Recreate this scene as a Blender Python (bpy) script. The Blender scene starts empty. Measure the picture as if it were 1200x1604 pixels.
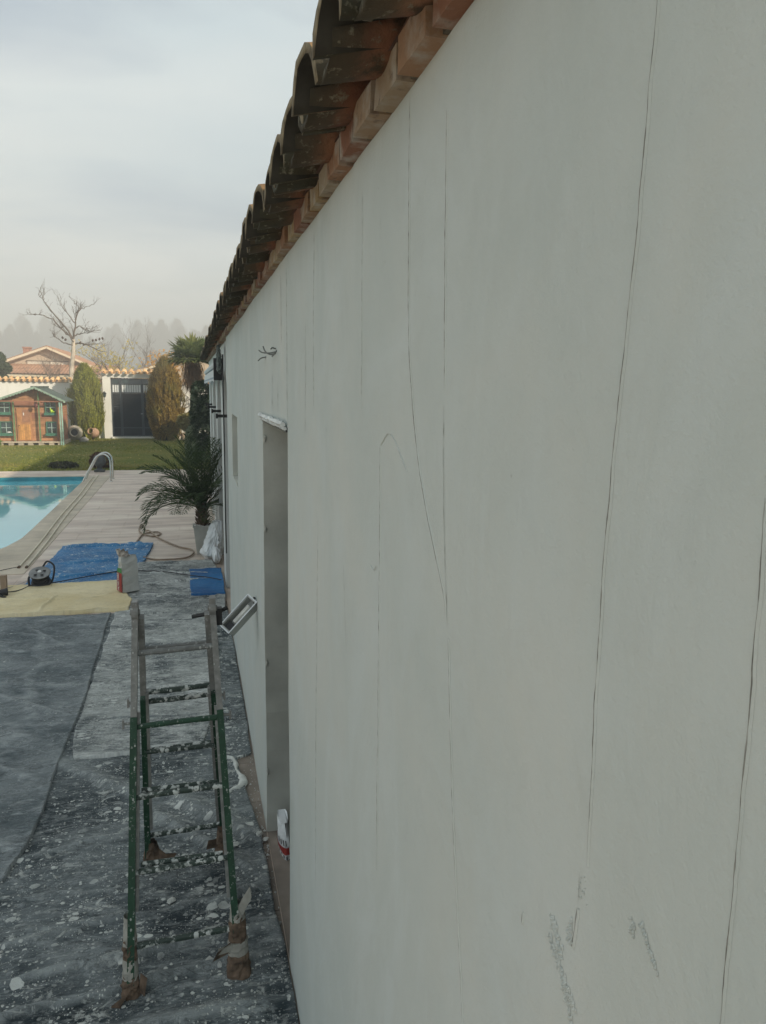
import bpy, math, random
import numpy as np
from math import pi, sin, cos, radians
from mathutils import Vector, Matrix

sc = bpy.context.scene
col = sc.collection
rnd = random.Random(7)

# ------------------------------------------------------------------ camera
cam_d = bpy.data.cameras.new("camera")
cam = bpy.data.objects.new("camera", cam_d)
col.objects.link(cam)
R_ = Vector((0.96774427, -0.25139055, 0.0165473))
U_ = Vector((0.02559318, 0.16343874, 0.98622146))
F_ = Vector((0.25063123, 0.95398667, -0.16460079))
cam.matrix_world = Matrix(((R_.x, U_.x, -F_.x, 0), (R_.y, U_.y, -F_.y, 0), (R_.z, U_.z, -F_.z, 2.3), (0, 0, 0, 1)))
cam_d.sensor_fit = 'VERTICAL'
cam_d.sensor_height = 36.0
cam_d.lens = 1148.7 / 1604 * 36
cam_d.clip_start = 0.05
cam_d.clip_end = 3000
sc.camera = cam

# ------------------------------------------------------------------ sky, sun, exposure
SUN_EL, SUN_AZ = radians(25), math.atan2(0.70, -0.71)   # azimuth measured from +y towards +x
sun_dir = Vector((sin(SUN_AZ) * cos(SUN_EL), cos(SUN_AZ) * cos(SUN_EL), sin(SUN_EL)))
w = bpy.data.worlds.new("World")
sc.world = w
w.use_nodes = True
nt = w.node_tree
nt.nodes.clear()
N = nt.nodes.new
out = N('ShaderNodeOutputWorld'); bg = N('ShaderNodeBackground'); sky = N('ShaderNodeTexSky')
sky.sky_type = 'NISHITA'; sky.sun_disc = False
sky.sun_elevation = SUN_EL; sky.sun_rotation = SUN_AZ
sky.air_density = 1.0; sky.dust_density = 2.0
tc = N('ShaderNodeTexCoord'); sep = N('ShaderNodeSeparateXYZ')
nt.links.new(tc.outputs['Generated'], sep.inputs[0])
mz = N('ShaderNodeMath'); mz.operation = 'MAXIMUM'; mz.inputs[1].default_value = 0.0
nt.links.new(sep.outputs['Z'], mz.inputs[0])
az = N('ShaderNodeMath'); az.operation = 'ADD'; az.inputs[1].default_value = 0.22
nt.links.new(mz.outputs[0], az.inputs[0])
dx = N('ShaderNodeMath'); dx.operation = 'DIVIDE'; dy = N('ShaderNodeMath'); dy.operation = 'DIVIDE'
nt.links.new(sep.outputs['X'], dx.inputs[0]); nt.links.new(az.outputs[0], dx.inputs[1])
nt.links.new(sep.outputs['Y'], dy.inputs[0]); nt.links.new(az.outputs[0], dy.inputs[1])
cmb = N('ShaderNodeCombineXYZ')
nt.links.new(dx.outputs[0], cmb.inputs[0]); nt.links.new(dy.outputs[0], cmb.inputs[1])
mp = N('ShaderNodeMapping'); mp.inputs['Scale'].default_value = (0.75, 1.5, 1); mp.inputs['Rotation'].default_value = (0, 0, 0.25)
mp.inputs['Location'].default_value = (3.1, 0.7, 0)
nt.links.new(cmb.outputs[0], mp.inputs[0])
no = N('ShaderNodeTexNoise'); no.inputs['Scale'].default_value = 1.35; no.inputs['Detail'].default_value = 7
no.inputs['Roughness'].default_value = 0.5; no.inputs['Distortion'].default_value = 0.35
nt.links.new(mp.outputs[0], no.inputs[0])
ramp = N('ShaderNodeValToRGB')
ramp.color_ramp.elements[0].position = 0.34; ramp.color_ramp.elements[0].color = (0.35, 0.35, 0.35, 1)
ramp.color_ramp.elements[1].position = 0.58; ramp.color_ramp.elements[1].color = (0.97, 0.97, 0.97, 1)
nt.links.new(no.outputs[0], ramp.inputs[0])
no2 = N('ShaderNodeTexNoise'); no2.inputs['Scale'].default_value = 0.9; no2.inputs['Detail'].default_value = 4
nt.links.new(mp.outputs[0], no2.inputs[0])
cl = N('ShaderNodeValToRGB')
cl.color_ramp.elements[0].position = 0.35; cl.color_ramp.elements[0].color = (4.7, 5.75, 6.3, 1)
cl.color_ramp.elements[1].position = 0.7; cl.color_ramp.elements[1].color = (7.1, 7.5, 7.4, 1)
nt.links.new(no2.outputs[0], cl.inputs[0])
mx = N('ShaderNodeMixRGB')
nt.links.new(ramp.outputs[0], mx.inputs[0]); nt.links.new(sky.outputs[0], mx.inputs[1]); nt.links.new(cl.outputs[0], mx.inputs[2])
nt.links.new(mx.outputs[0], bg.inputs[0]); nt.links.new(bg.outputs[0], out.inputs[0])
bg.inputs[1].default_value = 0.110

sd = bpy.data.lights.new("sun", 'SUN'); sun = bpy.data.objects.new("sun", sd); col.objects.link(sun)
sd.energy = 5.0; sd.angle = radians(0.8); sd.color = (1.0, 0.88, 0.70)
sun.rotation_euler = (-sun_dir).to_track_quat('-Z', 'Y').to_euler()

sc.view_settings.view_transform = 'Standard'; sc.view_settings.look = 'None'
sc.view_settings.exposure = 0.23; sc.view_settings.gamma = 1.0
sc.view_settings.use_curve_mapping = False

# ------------------------------------------------------------------ helpers
_rng = np.random.RandomState(11)
_tab = _rng.rand(256, 256)
def vnoise(x, y, seed=0):
    x = np.asarray(x, float) + seed * 17.31; y = np.asarray(y, float) + seed * 9.77
    xi = np.floor(x).astype(int); yi = np.floor(y).astype(int)
    fx = x - xi; fy = y - yi
    fx = fx * fx * (3 - 2 * fx); fy = fy * fy * (3 - 2 * fy)
    a = _tab[xi & 255, yi & 255]; b = _tab[(xi + 1) & 255, yi & 255]
    c = _tab[xi & 255, (yi + 1) & 255]; d = _tab[(xi + 1) & 255, (yi + 1) & 255]
    return (a * (1 - fx) + b * fx) * (1 - fy) + (c * (1 - fx) + d * fx) * fy
def fbm(x, y, o=4, seed=0):
    s = 0; a = 0.5
    for i in range(o):
        s = s + a * vnoise(np.asarray(x) * 2 ** i, np.asarray(y) * 2 ** i, seed + i * 3); a *= 0.5
    return s
def ridge(x, y, o=3, seed=0):
    s = 0; a = 0.5
    for i in range(o):
        s = s + a * (1 - np.abs(2 * vnoise(np.asarray(x) * 2 ** i, np.asarray(y) * 2 ** i, seed + i * 5) - 1)) ** 3; a *= 0.5
    return s

class M:
    """collects vertices and faces of ONE mesh"""
    def __init__(s): s.v = []; s.f = []
    def add(s, vs, fs):
        n = len(s.v); s.v.extend(vs); s.f.extend([tuple(i + n for i in f) for f in fs]); return s
    def box(s, x0, x1, y0, y1, z0, z1, j=0.0):
        r = lambda: rnd.uniform(-j, j) if j else 0
        vs = [(x + r(), y + r(), z + r()) for z in (z0, z1) for y in (y0, y1) for x in (x0, x1)]
        return s.add(vs, [(0, 2, 3, 1), (4, 5, 7, 6), (0, 1, 5, 4), (2, 6, 7, 3), (0, 4, 6, 2), (1, 3, 7, 5)])
    def bbox(s, c, ax, ay, az, hx, hy, hz):
        """oriented box"""
        c = Vector(c); vs = []
        for k in (-1, 1):
            for j in (-1, 1):
                for i in (-1, 1):
                    vs.append(tuple(c + ax * hx * i + ay * hy * j + az * hz * k))
        return s.add(vs, [(0, 2, 3, 1), (4, 5, 7, 6), (0, 1, 5, 4), (2, 6, 7, 3), (0, 4, 6, 2), (1, 3, 7, 5)])
    def beam(s, p, q, wx, wy, side=Vector((1, 0, 0))):
        p = Vector(p); q = Vector(q); d = (q - p); L = d.length; d.normalize()
        a = (side - d * side.dot(d)).normalized(); b = d.cross(a)
        return s.bbox((p + q) / 2, a, b, d, wx / 2, wy / 2, L / 2)
    def tube(s, pts, rad, n=8, cap=True):
        pts = [Vector(p) for p in pts]
        if not hasattr(rad, '__len__'): rad = [rad] * len(pts)
        base = len(s.v); prev = None
        for i, p in enumerate(pts):
            d = (pts[min(i + 1, len(pts) - 1)] - pts[max(i - 1, 0)])
            if d.length < 1e-9: d = Vector((0, 0, 1))
            d.normalize()
            if prev is None:
                a = d.orthogonal().normalized()
            else:
                a = (prev - d * prev.dot(d))
                a = a.normalized() if a.length > 1e-6 else d.orthogonal().normalized()
            prev = a; b = d.cross(a)
            for k in range(n):
                t = 2 * pi * k / n
                s.v.append(tuple(p + (a * cos(t) + b * sin(t)) * rad[i]))
        for i in range(len(pts) - 1):
            for k in range(n):
                k2 = (k + 1) % n
                s.f.append((base + i * n + k, base + i * n + k2, base + (i + 1) * n + k2, base + (i + 1) * n + k))
        if cap:
            s.f.append(tuple(base + k for k in range(n))[::-1])
            s.f.append(tuple(base + (len(pts) - 1) * n + k for k in range(n)))
        return s
    def lathe(s, prof, n=20, c=(0, 0, 0), mat=None):
        base = len(s.v)
        for r, z in prof:
            for k in range(n):
                t = 2 * pi * k / n
                v = Vector((r * cos(t), r * sin(t), z))
                if mat: v = mat @ v
                s.v.append(tuple(v + Vector(c)))
        for i in range(len(prof) - 1):
            for k in range(n):
                k2 = (k + 1) % n
                s.f.append((base + i * n + k, base + i * n + k2, base + (i + 1) * n + k2, base + (i + 1) * n + k))
        return s
    def blob(s, c, r, sz=(1, 1, 1), j=0.25, n=7, m=5):
        base = len(s.v); c = Vector(c)
        for i in range(m + 1):
            ph = pi * i / m
            for k in range(n):
                t = 2 * pi * k / n
                q = r * (1 + rnd.uniform(-j, j))
                s.v.append((c.x + q * sin(ph) * cos(t) * sz[0], c.y + q * sin(ph) * sin(t) * sz[1], c.z + q * cos(ph) * sz[2]))
        for i in range(m):
            for k in range(n):
                k2 = (k + 1) % n
                s.f.append((base + i * n + k, base + (i + 1) * n + k, base + (i + 1) * n + k2, base + i * n + k2))
        return s
    def mesh(s, name, m=None, smooth=False):
        me = bpy.data.meshes.new(name)
        me.from_pydata([tuple(v) for v in s.v], [], s.f)
        if m is not None: me.materials.append(m)
        if smooth: me.polygons.foreach_set('use_smooth', [True] * len(me.polygons))
        me.update(); return me
    def build(s, name, m=None, parent=None, smooth=False, loc=None):
        return link(name, s.mesh(name, m, smooth), parent, loc)

def link(name, me, parent=None, loc=None):
    o = bpy.data.objects.new(name, me); col.objects.link(o)
    if parent: o.parent = parent
    if loc is not None: o.location = loc
    return o
def tag(o, label=None, cat=None, group=None, kind=None):
    if label: o['label'] = label
    if cat: o['category'] = cat
    if group: o['group'] = group
    if kind: o['kind'] = kind
    return o
def thing(name, label, cat, loc=(0, 0, 0), group=None, rz=0):
    o = bpy.data.objects.new(name, None); o.empty_display_size = 0.1
    col.objects.link(o); o.location = loc; o.rotation_euler = (0, 0, rz)
    return tag(o, label, cat, group)
def local(o, pts):  # world to thing space (no rotation)
    return [(p[0] - o.location.x, p[1] - o.location.y, p[2] - o.location.z) for p in pts]
def smooth_path(pts, k=8):
    P = [Vector(p) for p in pts]; P = [P[0] * 2 - P[1]] + P + [P[-1] * 2 - P[-2]]
    o = []
    for i in range(1, len(P) - 2):
        for j in range(k):
            t = j / k; a, b, c, d = P[i - 1:i + 3]
            o.append(0.5 * ((2 * b) + (c - a) * t + (2 * a - 5 * b + 4 * c - d) * t * t + (3 * b - a - 3 * c + d) * t ** 3))
    o.append(P[-2]); return o
def grid_mesh(name, X, Y, Z, m, smooth=True):
    ny, nx = X.shape
    v = np.stack([X, Y, Z], -1).reshape(-1, 3)
    i = np.arange(ny - 1)[:, None] * nx + np.arange(nx - 1)[None, :]
    f = np.stack([i, i + 1, i + 1 + nx, i + nx], -1).reshape(-1, 4)
    me = bpy.data.meshes.new(name)
    me.vertices.add(len(v)); me.vertices.foreach_set('co', v.ravel())
    me.loops.add(f.size); me.loops.foreach_set('vertex_index', f.ravel().astype(np.int32))
    me.polygons.add(len(f)); me.polygons.foreach_set('loop_start', np.arange(0, f.size, 4, dtype=np.int32))
    me.polygons.foreach_set('loop_total', np.full(len(f), 4, dtype=np.int32))
    me.update(calc_edges=True); me.validate()
    if smooth: me.polygons.foreach_set('use_smooth', [True] * len(me.polygons))
    me.materials.append(m); return me

# ---- materials
class Mat:
    def __init__(s, name, rough=0.8, metal=0.0, spec=0.4):
        s.m = bpy.data.materials.new(name); s.m.use_nodes = True
        s.nt = s.m.node_tree; s.b = s.nt.nodes['Principled BSDF']
        s.b.inputs['Roughness'].default_value = rough; s.b.inputs['Metallic'].default_value = metal
        s.b.inputs['Specular IOR Level'].default_value = spec
        s.tc = s.n('ShaderNodeTexCoord')
    def n(s, t, **k):
        x = s.nt.nodes.new(t)
        for a, b in k.items(): setattr(x, a, b)
        return x
    def l(s, a, b): s.nt.links.new(a, b)
    def co(s, scale=(1, 1, 1), src='Object', rot=(0, 0, 0), loc=(0, 0, 0)):
        mp = s.n('ShaderNodeMapping'); mp.inputs['Scale'].default_value = scale; mp.inputs['Rotation'].default_value = rot
        mp.inputs['Location'].default_value = loc
        if src == 'World':
            g = s.n('ShaderNodeNewGeometry'); s.l(g.outputs['Position'], mp.inputs[0])
        else: s.l(s.tc.outputs[src], mp.inputs[0])
        return mp.outputs[0]
    def noise(s, v, scale, detail=4, rough=0.55, dist=0.0):
        x = s.n('ShaderNodeTexNoise'); x.inputs['Scale'].default_value = scale; x.inputs['Detail'].default_value = detail
        x.inputs['Roughness'].default_value = rough; x.inputs['Distortion'].default_value = dist
        s.l(v, x.inputs[0]); return x.outputs[0]
    def voro(s, v, scale, feature='F1', out='Distance', rand=1.0):
        x = s.n('ShaderNodeTexVoronoi', feature=feature); x.inputs['Scale'].default_value = scale
        x.inputs['Randomness'].default_value = rand
        s.l(v, x.inputs[0]); return x.outputs[out]
    def ramp(s, f, stops):
        x = s.n('ShaderNodeValToRGB'); cr = x.color_ramp
        while len(cr.elements) < len(stops): cr.elements.new(0.5)
        for e, (p, c) in zip(cr.elements, stops):
            e.position = p; e.color = (c, c, c, 1) if not hasattr(c, '__len__') else (*c, 1)
        s.l(f, x.inputs[0]); return x.outputs[0]
    def mix(s, f, a, b, mode='MIX'):
        x = s.n('ShaderNodeMixRGB', blend_type=mode)
        for i, q in enumerate((f, a, b)):
            if hasattr(q, 'default_value') or hasattr(q, 'links'): s.l(q, x.inputs[i])
            elif i == 0: x.inputs[0].default_value = q
            else: x.inputs[i].default_value = (*q, 1) if hasattr(q, '__len__') else (q, q, q, 1)
        return x.outputs[0]
    def math(s, op, a, b=0.0):
        x = s.n('ShaderNodeMath', operation=op)
        for i, q in enumerate((a, b)):
            if hasattr(q, 'links'): s.l(q, x.inputs[i])
            else: x.inputs[i].default_value = q
        return x.outputs[0]
    def rand(s):
        return s.n('ShaderNodeObjectInfo').outputs['Random']
    def base(s, c):
        if hasattr(c, 'links'): s.l(c, s.b.inputs['Base Color'])
        else: s.b.inputs['Base Color'].default_value = (*c, 1)
        return s
    def bump(s, h, strength=0.3, dist=0.01):
        x = s.n('ShaderNodeBump'); x.inputs['Strength'].default_value = strength; x.inputs['Distance'].default_value = dist
        s.l(h, x.inputs['Height']); s.l(x.outputs[0], s.b.inputs['Normal']); return s
    def roughm(s, f): s.l(f, s.b.inputs['Roughness']); return s

def simple(name, c, rough=0.7, metal=0.0, var=0.25, scale=8.0, bump=0.2, bscale=60, spec=0.4, randv=0.0, src='Object'):
    """base colour with mottled variation, fine relief"""
    m = Mat(name, rough, metal, spec); v = m.co(src=src)
    n = m.noise(v, scale, 5)
    lo = tuple(max(0, x * (1 - var)) for x in c); hi = tuple(min(1, x * (1 + var)) for x in c)
    cc = m.ramp(n, [(0.3, lo), (0.7, hi)])
    if randv:
        h = m.n('ShaderNodeHueSaturation'); m.l(cc, h.inputs['Color'])
        r = m.rand(); q = m.math('MULTIPLY', r, 2 * randv); q = m.math('ADD', q, 1 - randv); m.l(q, h.inputs['Value'])
        cc = h.outputs[0]
    m.base(cc)
    if bump: m.bump(m.noise(v, bscale, 3), bump, 0.004)
    return m.m

def leafmat(name, a, b, c=None, scale=1.2, trans=0.35, rough=0.6):
    m = Mat(name, rough, 0, 0.3); v = m.co()
    n1 = m.noise(v, scale, 3); n2 = m.noise(v, scale * 14, 2)
    x = m.mix(m.ramp(n2, [(0.38, 0.0), (0.62, 1.0)]), a, b)
    if c: x = m.mix(m.ramp(n1, [(0.5, 0.0), (0.68, 1.0)]), x, c)
    m.base(x)
    t = m.n('ShaderNodeBsdfTranslucent'); m.l(x, t.inputs[0])
    ms = m.n('ShaderNodeMixShader'); ms.inputs[0].default_value = trans
    m.l(m.b.outputs[0], ms.inputs[1]); m.l(t.outputs[0], ms.inputs[2])
    m.l(ms.outputs[0], m.nt.nodes['Material Output'].inputs[0]); return m.m

# fresh plaster
pm = Mat('plaster', 0.88, 0, 0.25)
v = pm.co(src='World'); vs_ = pm.co((1, 1.3, 0.8), src='World'); vb = pm.co((1, 1, 0.55), src='World')
n1 = pm.noise(vs_, 1.1, 7, 0.62, 0.9); n2 = pm.noise(vb, 3.4, 6, 0.62, 1.2); n3 = pm.noise(v, 230, 3, .7)
n4 = pm.noise(pm.co((1, 1.2, 1), src='World', loc=(0, 4, 2)), 12, 7, 0.7, 0.5)
c1 = pm.ramp(n1, [(0.30, (0.450, 0.495, 0.475)), (0.5, (0.492, 0.528, 0.503)), (0.70, (0.535, 0.552, 0.515))])
c2 = pm.mix(pm.ramp(n2, [(0.47, 0.0), (0.66, 0.55)]), c1, (0.53, 0.575, 0.565))
c2 = pm.mix(pm.ramp(n4, [(0.52, 0.0), (0.72, 0.22)]), c2, (0.43, 0.45, 0.43))
sp = pm.ramp(pm.voro(v, 9.0), [(0.0, 1.0), (0.022, 0.0)])
sp2 = pm.ramp(pm.voro(pm.co((1, 1, 1), src='World', loc=(2, 3, 1)), 31.0), [(0.0, 1.0), (0.035, 0.0)])
c3 = pm.mix(pm.math('MULTIPLY', sp, 0.6), c2, (0.2, 0.2, 0.18))
c3 = pm.mix(pm.math('MULTIPLY', pm.math('MULTIPLY', sp2, pm.ramp(n4, [(.5, 0.0), (.6, 1.0)])), 0.4), c3, (0.25, 0.24, 0.2))
pm.base(c3)
hb = pm.math('ADD', pm.math('MULTIPLY', n2, 0.8), pm.math('MULTIPLY', n3, 0.09))
hb = pm.math('ADD', hb, pm.math('MULTIPLY', n4, 0.30))
hb = pm.math('ADD', hb, pm.math('MULTIPLY', pm.noise(v, 60, 4, .7), 0.12))
hb = pm.math('SUBTRACT', hb, pm.math('MULTIPLY', sp2, 0.10))
hb = pm.math('ADD', hb, pm.math('MULTIPLY', pm.noise(pm.co((1, 1, 0.16), src='World', rot=(.05, 0, 0)), 9, 5, 0.6, 0.4), 0.30))
pm.bump(hb, 0.5, 0.014)
PLASTER = pm.m
CRACK = simple('crack_shadow_joint', (0.22, 0.215, 0.195), 0.95, var=0.5, scale=60)
PLASTER_CHIP = simple('plaster_chip', (0.50, 0.51, 0.48), 0.9, var=0.2, scale=30, randv=0.15)

def whitewash(name, c=(0.78, 0.77, 0.72)):
    m = Mat(name, 0.85, 0, 0.2); v = m.co(src='World')
    n = m.noise(v, 1.2, 6, 0.6); s = m.noise(m.co((3, 3, 0.5), src='World'), 1.6, 5, 0.65)
    cc = m.mix(m.ramp(n, [(0.4, 0.0), (0.8, 0.5)]), c, tuple(x * 0.8 for x in c))
    cc = m.mix(m.ramp(s, [(0.6, 0.0), (0.85, 0.4)]), cc, (0.42, 0.40, 0.34))
    m.base(cc); m.bump(m.noise(v, 40, 4), 0.3, 0.01); return m.m
WHITE = whitewash('white_wall')
ARCADE = whitewash('arcade_white', (0.60, 0.62, 0.60))

def tilemat(name, a, b, moss, lich, amt, src='Object', randv=0.25, tip=0.0):
    m = Mat(name, 0.9, 0, 0.2); v0 = m.co(src=src)
    r = m.rand(); cmbx = m.n('ShaderNodeVectorMath', operation='ADD')
    cb = m.n('ShaderNodeCombineXYZ'); m.l(m.math('MULTIPLY', r, 37.0), cb.inputs[1]); m.l(v0, cmbx.inputs[0]); m.l(cb.outputs[0], cmbx.inputs[1])
    v = cmbx.outputs[0]
    n1 = m.noise(v, 6, 5); n2 = m.noise(v, 14, 6, 0.65); n3 = m.noise(v, 45, 5, 0.7)
    c = m.mix(m.ramp(n1, [(0.35, 0.0), (0.65, 1.0)]), a, b)
    c = m.mix(m.ramp(n2, [(0.62 - amt, 0.0), (0.72 - amt * 0.6, 0.9)]), c, moss)
    if tip:   # algae and lichen growing on the outer end of the tile
        sx = m.n('ShaderNodeSeparateXYZ'); m.l(v0, sx.inputs[0])
        e = m.math('ADD', sx.outputs[0], m.math('MULTIPLY', m.math('SUBTRACT', n2, .5), .10))
        c = m.mix(m.ramp(e, [(0.0, 1.0), (tip, 0.85), (tip * 1.8, 0.0)]), c, moss)
        zz = m.math('ADD', sx.outputs[2], m.math('MULTIPLY', m.math('SUBTRACT', n2, .5), .04)); zz = m.math('SUBTRACT', zz, m.math('MULTIPLY', sx.outputs[0], .26))
        c = m.mix(m.ramp(zz, [(0.060, 0.0), (0.075, 1.0)]), c, (0.46, 0.27, 0.13))  # sunlit tan of the crests painted into the colour
    c = m.mix(m.ramp(n3, [(0.57, 0.0), (0.66, 0.8)]), c, lich)
    h = m.n('ShaderNodeHueSaturation'); m.l(c, h.inputs['Color'])
    m.l(m.math('ADD', m.math('MULTIPLY', r, 2 * randv), 1 - randv), h.inputs['Value'])
    m.base(h.outputs[0]); m.bump(n3, 0.8, 0.006); return m.m
TILE = tilemat('old_roof_tile', (0.18, 0.08, 0.05), (0.30, 0.155, 0.09), (0.06, 0.052, 0.035), (0.21, 0.195, 0.14), 0.12, tip=.04)
TILE_TIP = tilemat('mossy_tile', (0.13, 0.075, 0.05), (0.21, 0.125, 0.08), (0.045, 0.043, 0.028), (0.19, 0.18, 0.13), 0.17, tip=.06)
TILE_SUN = tilemat('coping_tile', (0.62, 0.36, 0.17), (0.72, 0.48, 0.26), (0.32, 0.25, 0.12), (0.55, 0.5, 0.3), 0.02, randv=0.2)
MORTAR = simple('tile_mortar', (0.12, 0.112, 0.088), 0.95, var=0.5, scale=30, bump=0.9, bscale=80)

bm_ = Mat('cornice_brick', 0.85, 0, 0.25)
v = bm_.co(src='World'); r = bm_.rand()
cr = bm_.ramp(r, [(0.0, (0.21, 0.095, 0.06)), (0.25, (0.29, 0.165, 0.095)), (0.5, (0.30, 0.24, 0.165)), (0.75, (0.34, 0.25, 0.13)), (1.0, (0.19, 0.085, 0.055))])
n = bm_.noise(v, 16, 6, 0.6)
cc = bm_.mix(bm_.ramp(n, [(0.47, 0.0), (0.66, 0.8)]), cr, (0.40, 0.37, 0.32))
cc = bm_.mix(bm_.ramp(bm_.noise(v, 34, 5), [(0.56, 0.0), (0.68, 0.7)]), cc, (0.12, 0.08, 0.06))
bm_.base(cc); bm_.bump(bm_.noise(v, 70, 4), 0.5, 0.004)
BRICK = bm_.m

# paving
pv = Mat('paving_tile', 0.55, 0, 0.35)
r = pv.rand(); v = pv.co(src='World')
ad = pv.n('ShaderNodeVectorMath', operation='ADD'); cb = pv.n('ShaderNodeCombineXYZ')
pv.l(pv.math('MULTIPLY', r, 51.0), cb.inputs[2]); pv.l(v, ad.inputs[0])
mp = pv.n('ShaderNodeMapping'); mp.inputs['Scale'].default_value = (0.30, 1.5, 1); pv.l(ad.outputs[0], mp.inputs[0])
n1 = pv.noise(mp.outputs[0], 2.3, 6, 0.6, 0.5)
c = pv.ramp(n1, [(0.34, (0.40, 0.305, 0.25)), (0.5, (0.60, 0.49, 0.405)), (0.66, (0.76, 0.66, 0.56))])
h = pv.n('ShaderNodeHueSaturation'); pv.l(c, h.inputs['Color']); pv.l(pv.math('ADD', pv.math('MULTIPLY', r, 0.08), 0.94), h.inputs['Value'])
d = pv.noise(pv.co(src='World'), 0.9, 6, 0.6)
c = pv.mix(pv.ramp(d, [(0.5, 0.0), (0.75, 0.5)]), h.outputs[0], (0.74, 0.67, 0.55))
pv.base(c); pv.roughm(pv.ramp(n1, [(0.3, 0.38), (0.7, 0.6)])); pv.bump(pv.noise(v, 90, 3), 0.15, 0.002)
PAVE = pv.m
COPING = simple('pool_coping', (0.52, 0.45, 0.35), 0.7, var=0.18, scale=3, bscale=80, randv=0.08)
GROUT = simple('grout', (0.60, 0.50, 0.42), 0.95, var=0.2, scale=3)

def clothmat(name, dark, mid, dust, damt, speck, fold=(1, 3, 1), rough=0.85, big=0.5, dust_litk=0.7, crinkle=0.5, lines=0.25):
    m = Mat(name, rough, 0, 0.2); v = m.co(src='World')
    n1 = m.noise(v, 1.8, 5, 0.6, 0.4); n2 = m.noise(m.co(fold, src='World'), 9, 6, 0.65, 0.6)
    c = m.mix(m.ramp(n1, [(0.40, 0.0), (0.58, 1.0)]), dark, mid)
    c = m.mix(m.ramp(n2, [(0.62 - damt, 0.0), (0.82 - damt, 0.8)]), c, dust)
    at = m.n('ShaderNodeAttribute'); at.attribute_name = 'dust'  # plaster dust together with the painted lit crests of the folds
    c = m.mix(m.math('MULTIPLY', at.outputs['Fac'], dust_litk), c, dust)
    # creases: lit crests and shaded valleys of the crumpled cloth painted as lines
    for (sc_, rt_, sd_, tgt_, k_) in ((7.5, .10, 0.0, dust, .75), (6.0, -.25, 5.0, tuple(q * .35 for q in dark), 1.0), (17, .05, 9.0, tuple(q * .4 for q in dark), .8), (20, -.1, 13.0, dust, .6)):
        rr2 = m.noise(m.co((1, 2.8, 0), src='World', rot=(0, 0, rt_), loc=(sd_, sd_, 0)), sc_, 4, 0.6, 1.4)
        rr2 = m.math('MAXIMUM', m.math('SUBTRACT', 1.0, m.math('MULTIPLY', m.math('ABSOLUTE', m.math('SUBTRACT', rr2, .5)), 22.0)), 0.0)
        brk_ = m.ramp(m.noise(m.co((1, 1.4, 0), src='World', loc=(sd_, 2, 0)), 4.5, 4), [(0.45, 0.0), (0.56, 1.0)])
        c = m.mix(m.math('MULTIPLY', m.math('MULTIPLY', rr2, brk_), lines * k_), c, tgt_)
    # splashes and crumbs of plaster
    def flakes(scale, thr, seed, squash=1.3, cut=0.6):
        b = m.co((1, squash, 0), src='World', loc=(seed, seed * 2, 0))
        wn = m.n('ShaderNodeTexNoise'); wn.inputs['Scale'].default_value = scale * 1.3; wn.inputs['Detail'].default_value = 4; m.l(b, wn.inputs[0])
        bb = m.mix(0.55 / scale, b, wn.outputs[1], 'ADD')
        x = m.n('ShaderNodeTexVoronoi'); x.inputs['Scale'].default_value = scale; m.l(bb, x.inputs[0])
        sp_ = m.n('ShaderNodeSeparateColor'); m.l(x.outputs['Color'], sp_.inputs[0])
        k = m.math('MAXIMUM', m.math('SUBTRACT', sp_.outputs[0], cut), 0.0)
        k = m.math('MULTIPLY', k, thr / (1 - cut))
        d_ = m.math('SUBTRACT', k, x.outputs['Distance'])
        return m.ramp(m.math('MULTIPLY', d_, 12.0), [(0.0, 0.0), (0.5, 1.0)])
    k1 = m.ramp(m.noise(v, 3.2, 5, 0.6), [(0.42, 0.15), (0.58, 1.0)])
    k2 = m.ramp(m.noise(v, 6, 4), [(0.42, 0.1), (0.58, 1.0)])
    tot = m.math('MULTIPLY', flakes(19, speck * 2.6, 3, 1.4, .72), k1)
    tot = m.math('MAXIMUM', tot, m.math('MULTIPLY', flakes(48, speck * 2.4, 7, 1.2, .55), k2))
    tot = m.math('MAXIMUM', tot, m.math('MULTIPLY', flakes(120, speck * 2.2, 11, 1.0, .5), k1))
    s3 = m.ramp(m.noise(m.co((1, 1.5, 0), src='World'), 9, 9, 0.76, 0.6), [(0.565, 0.0), (0.60, big * .75)])
    tot = m.math('MAXIMUM', tot, m.math('MULTIPLY', s3, k1))
    s5 = m.ramp(m.noise(m.co((1, 4.0, 0), src='World', rot=(0, 0, .12)), 11, 7, 0.75, 0.8), [(0.57, 0.0), (0.66, big * .55)])
    tot = m.math('MAXIMUM', tot, s5)
    c = m.mix(m.math('MULTIPLY', tot, 0.9), c, (0.74, 0.76, 0.72))
    m.base(c)
    hb = m.math('ADD', m.math('MULTIPLY', n2, 0.6), m.math('MULTIPLY', tot, 0.5))
    rn = m.noise(m.co((1, 2.6, 0), src='World', rot=(0, 0, .08)), 9, 5, 0.6, 1.2)
    rn = m.math('ABSOLUTE', m.math('SUBTRACT', rn, .5)); rn = m.math('SUBTRACT', 1.0, m.math('MULTIPLY', rn, 5.0)); rn = m.math('MAXIMUM', rn, 0.0)
    hb = m.math('ADD', hb, m.math('MULTIPLY', rn, crinkle))
    hb = m.math('ADD', hb, m.math('MULTIPLY', m.noise(v, 300, 3, .7), 0.25))
    hb = m.math('ADD', hb, m.math('MULTIPLY', m.noise(m.co((1, 1.7, 0), src='World'), 45, 4, .7), 0.6))
    m.bump(hb, 0.8, 0.012); return m.m
CLOTH_A = clothmat('splattered_grey_cloth', (0.040, 0.054, 0.062), (0.155, 0.178, 0.185), (0.42, 0.45, 0.445), 0.11, 0.21, big=1.0, dust_litk=.7, crinkle=.6, lines=.5)
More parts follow.
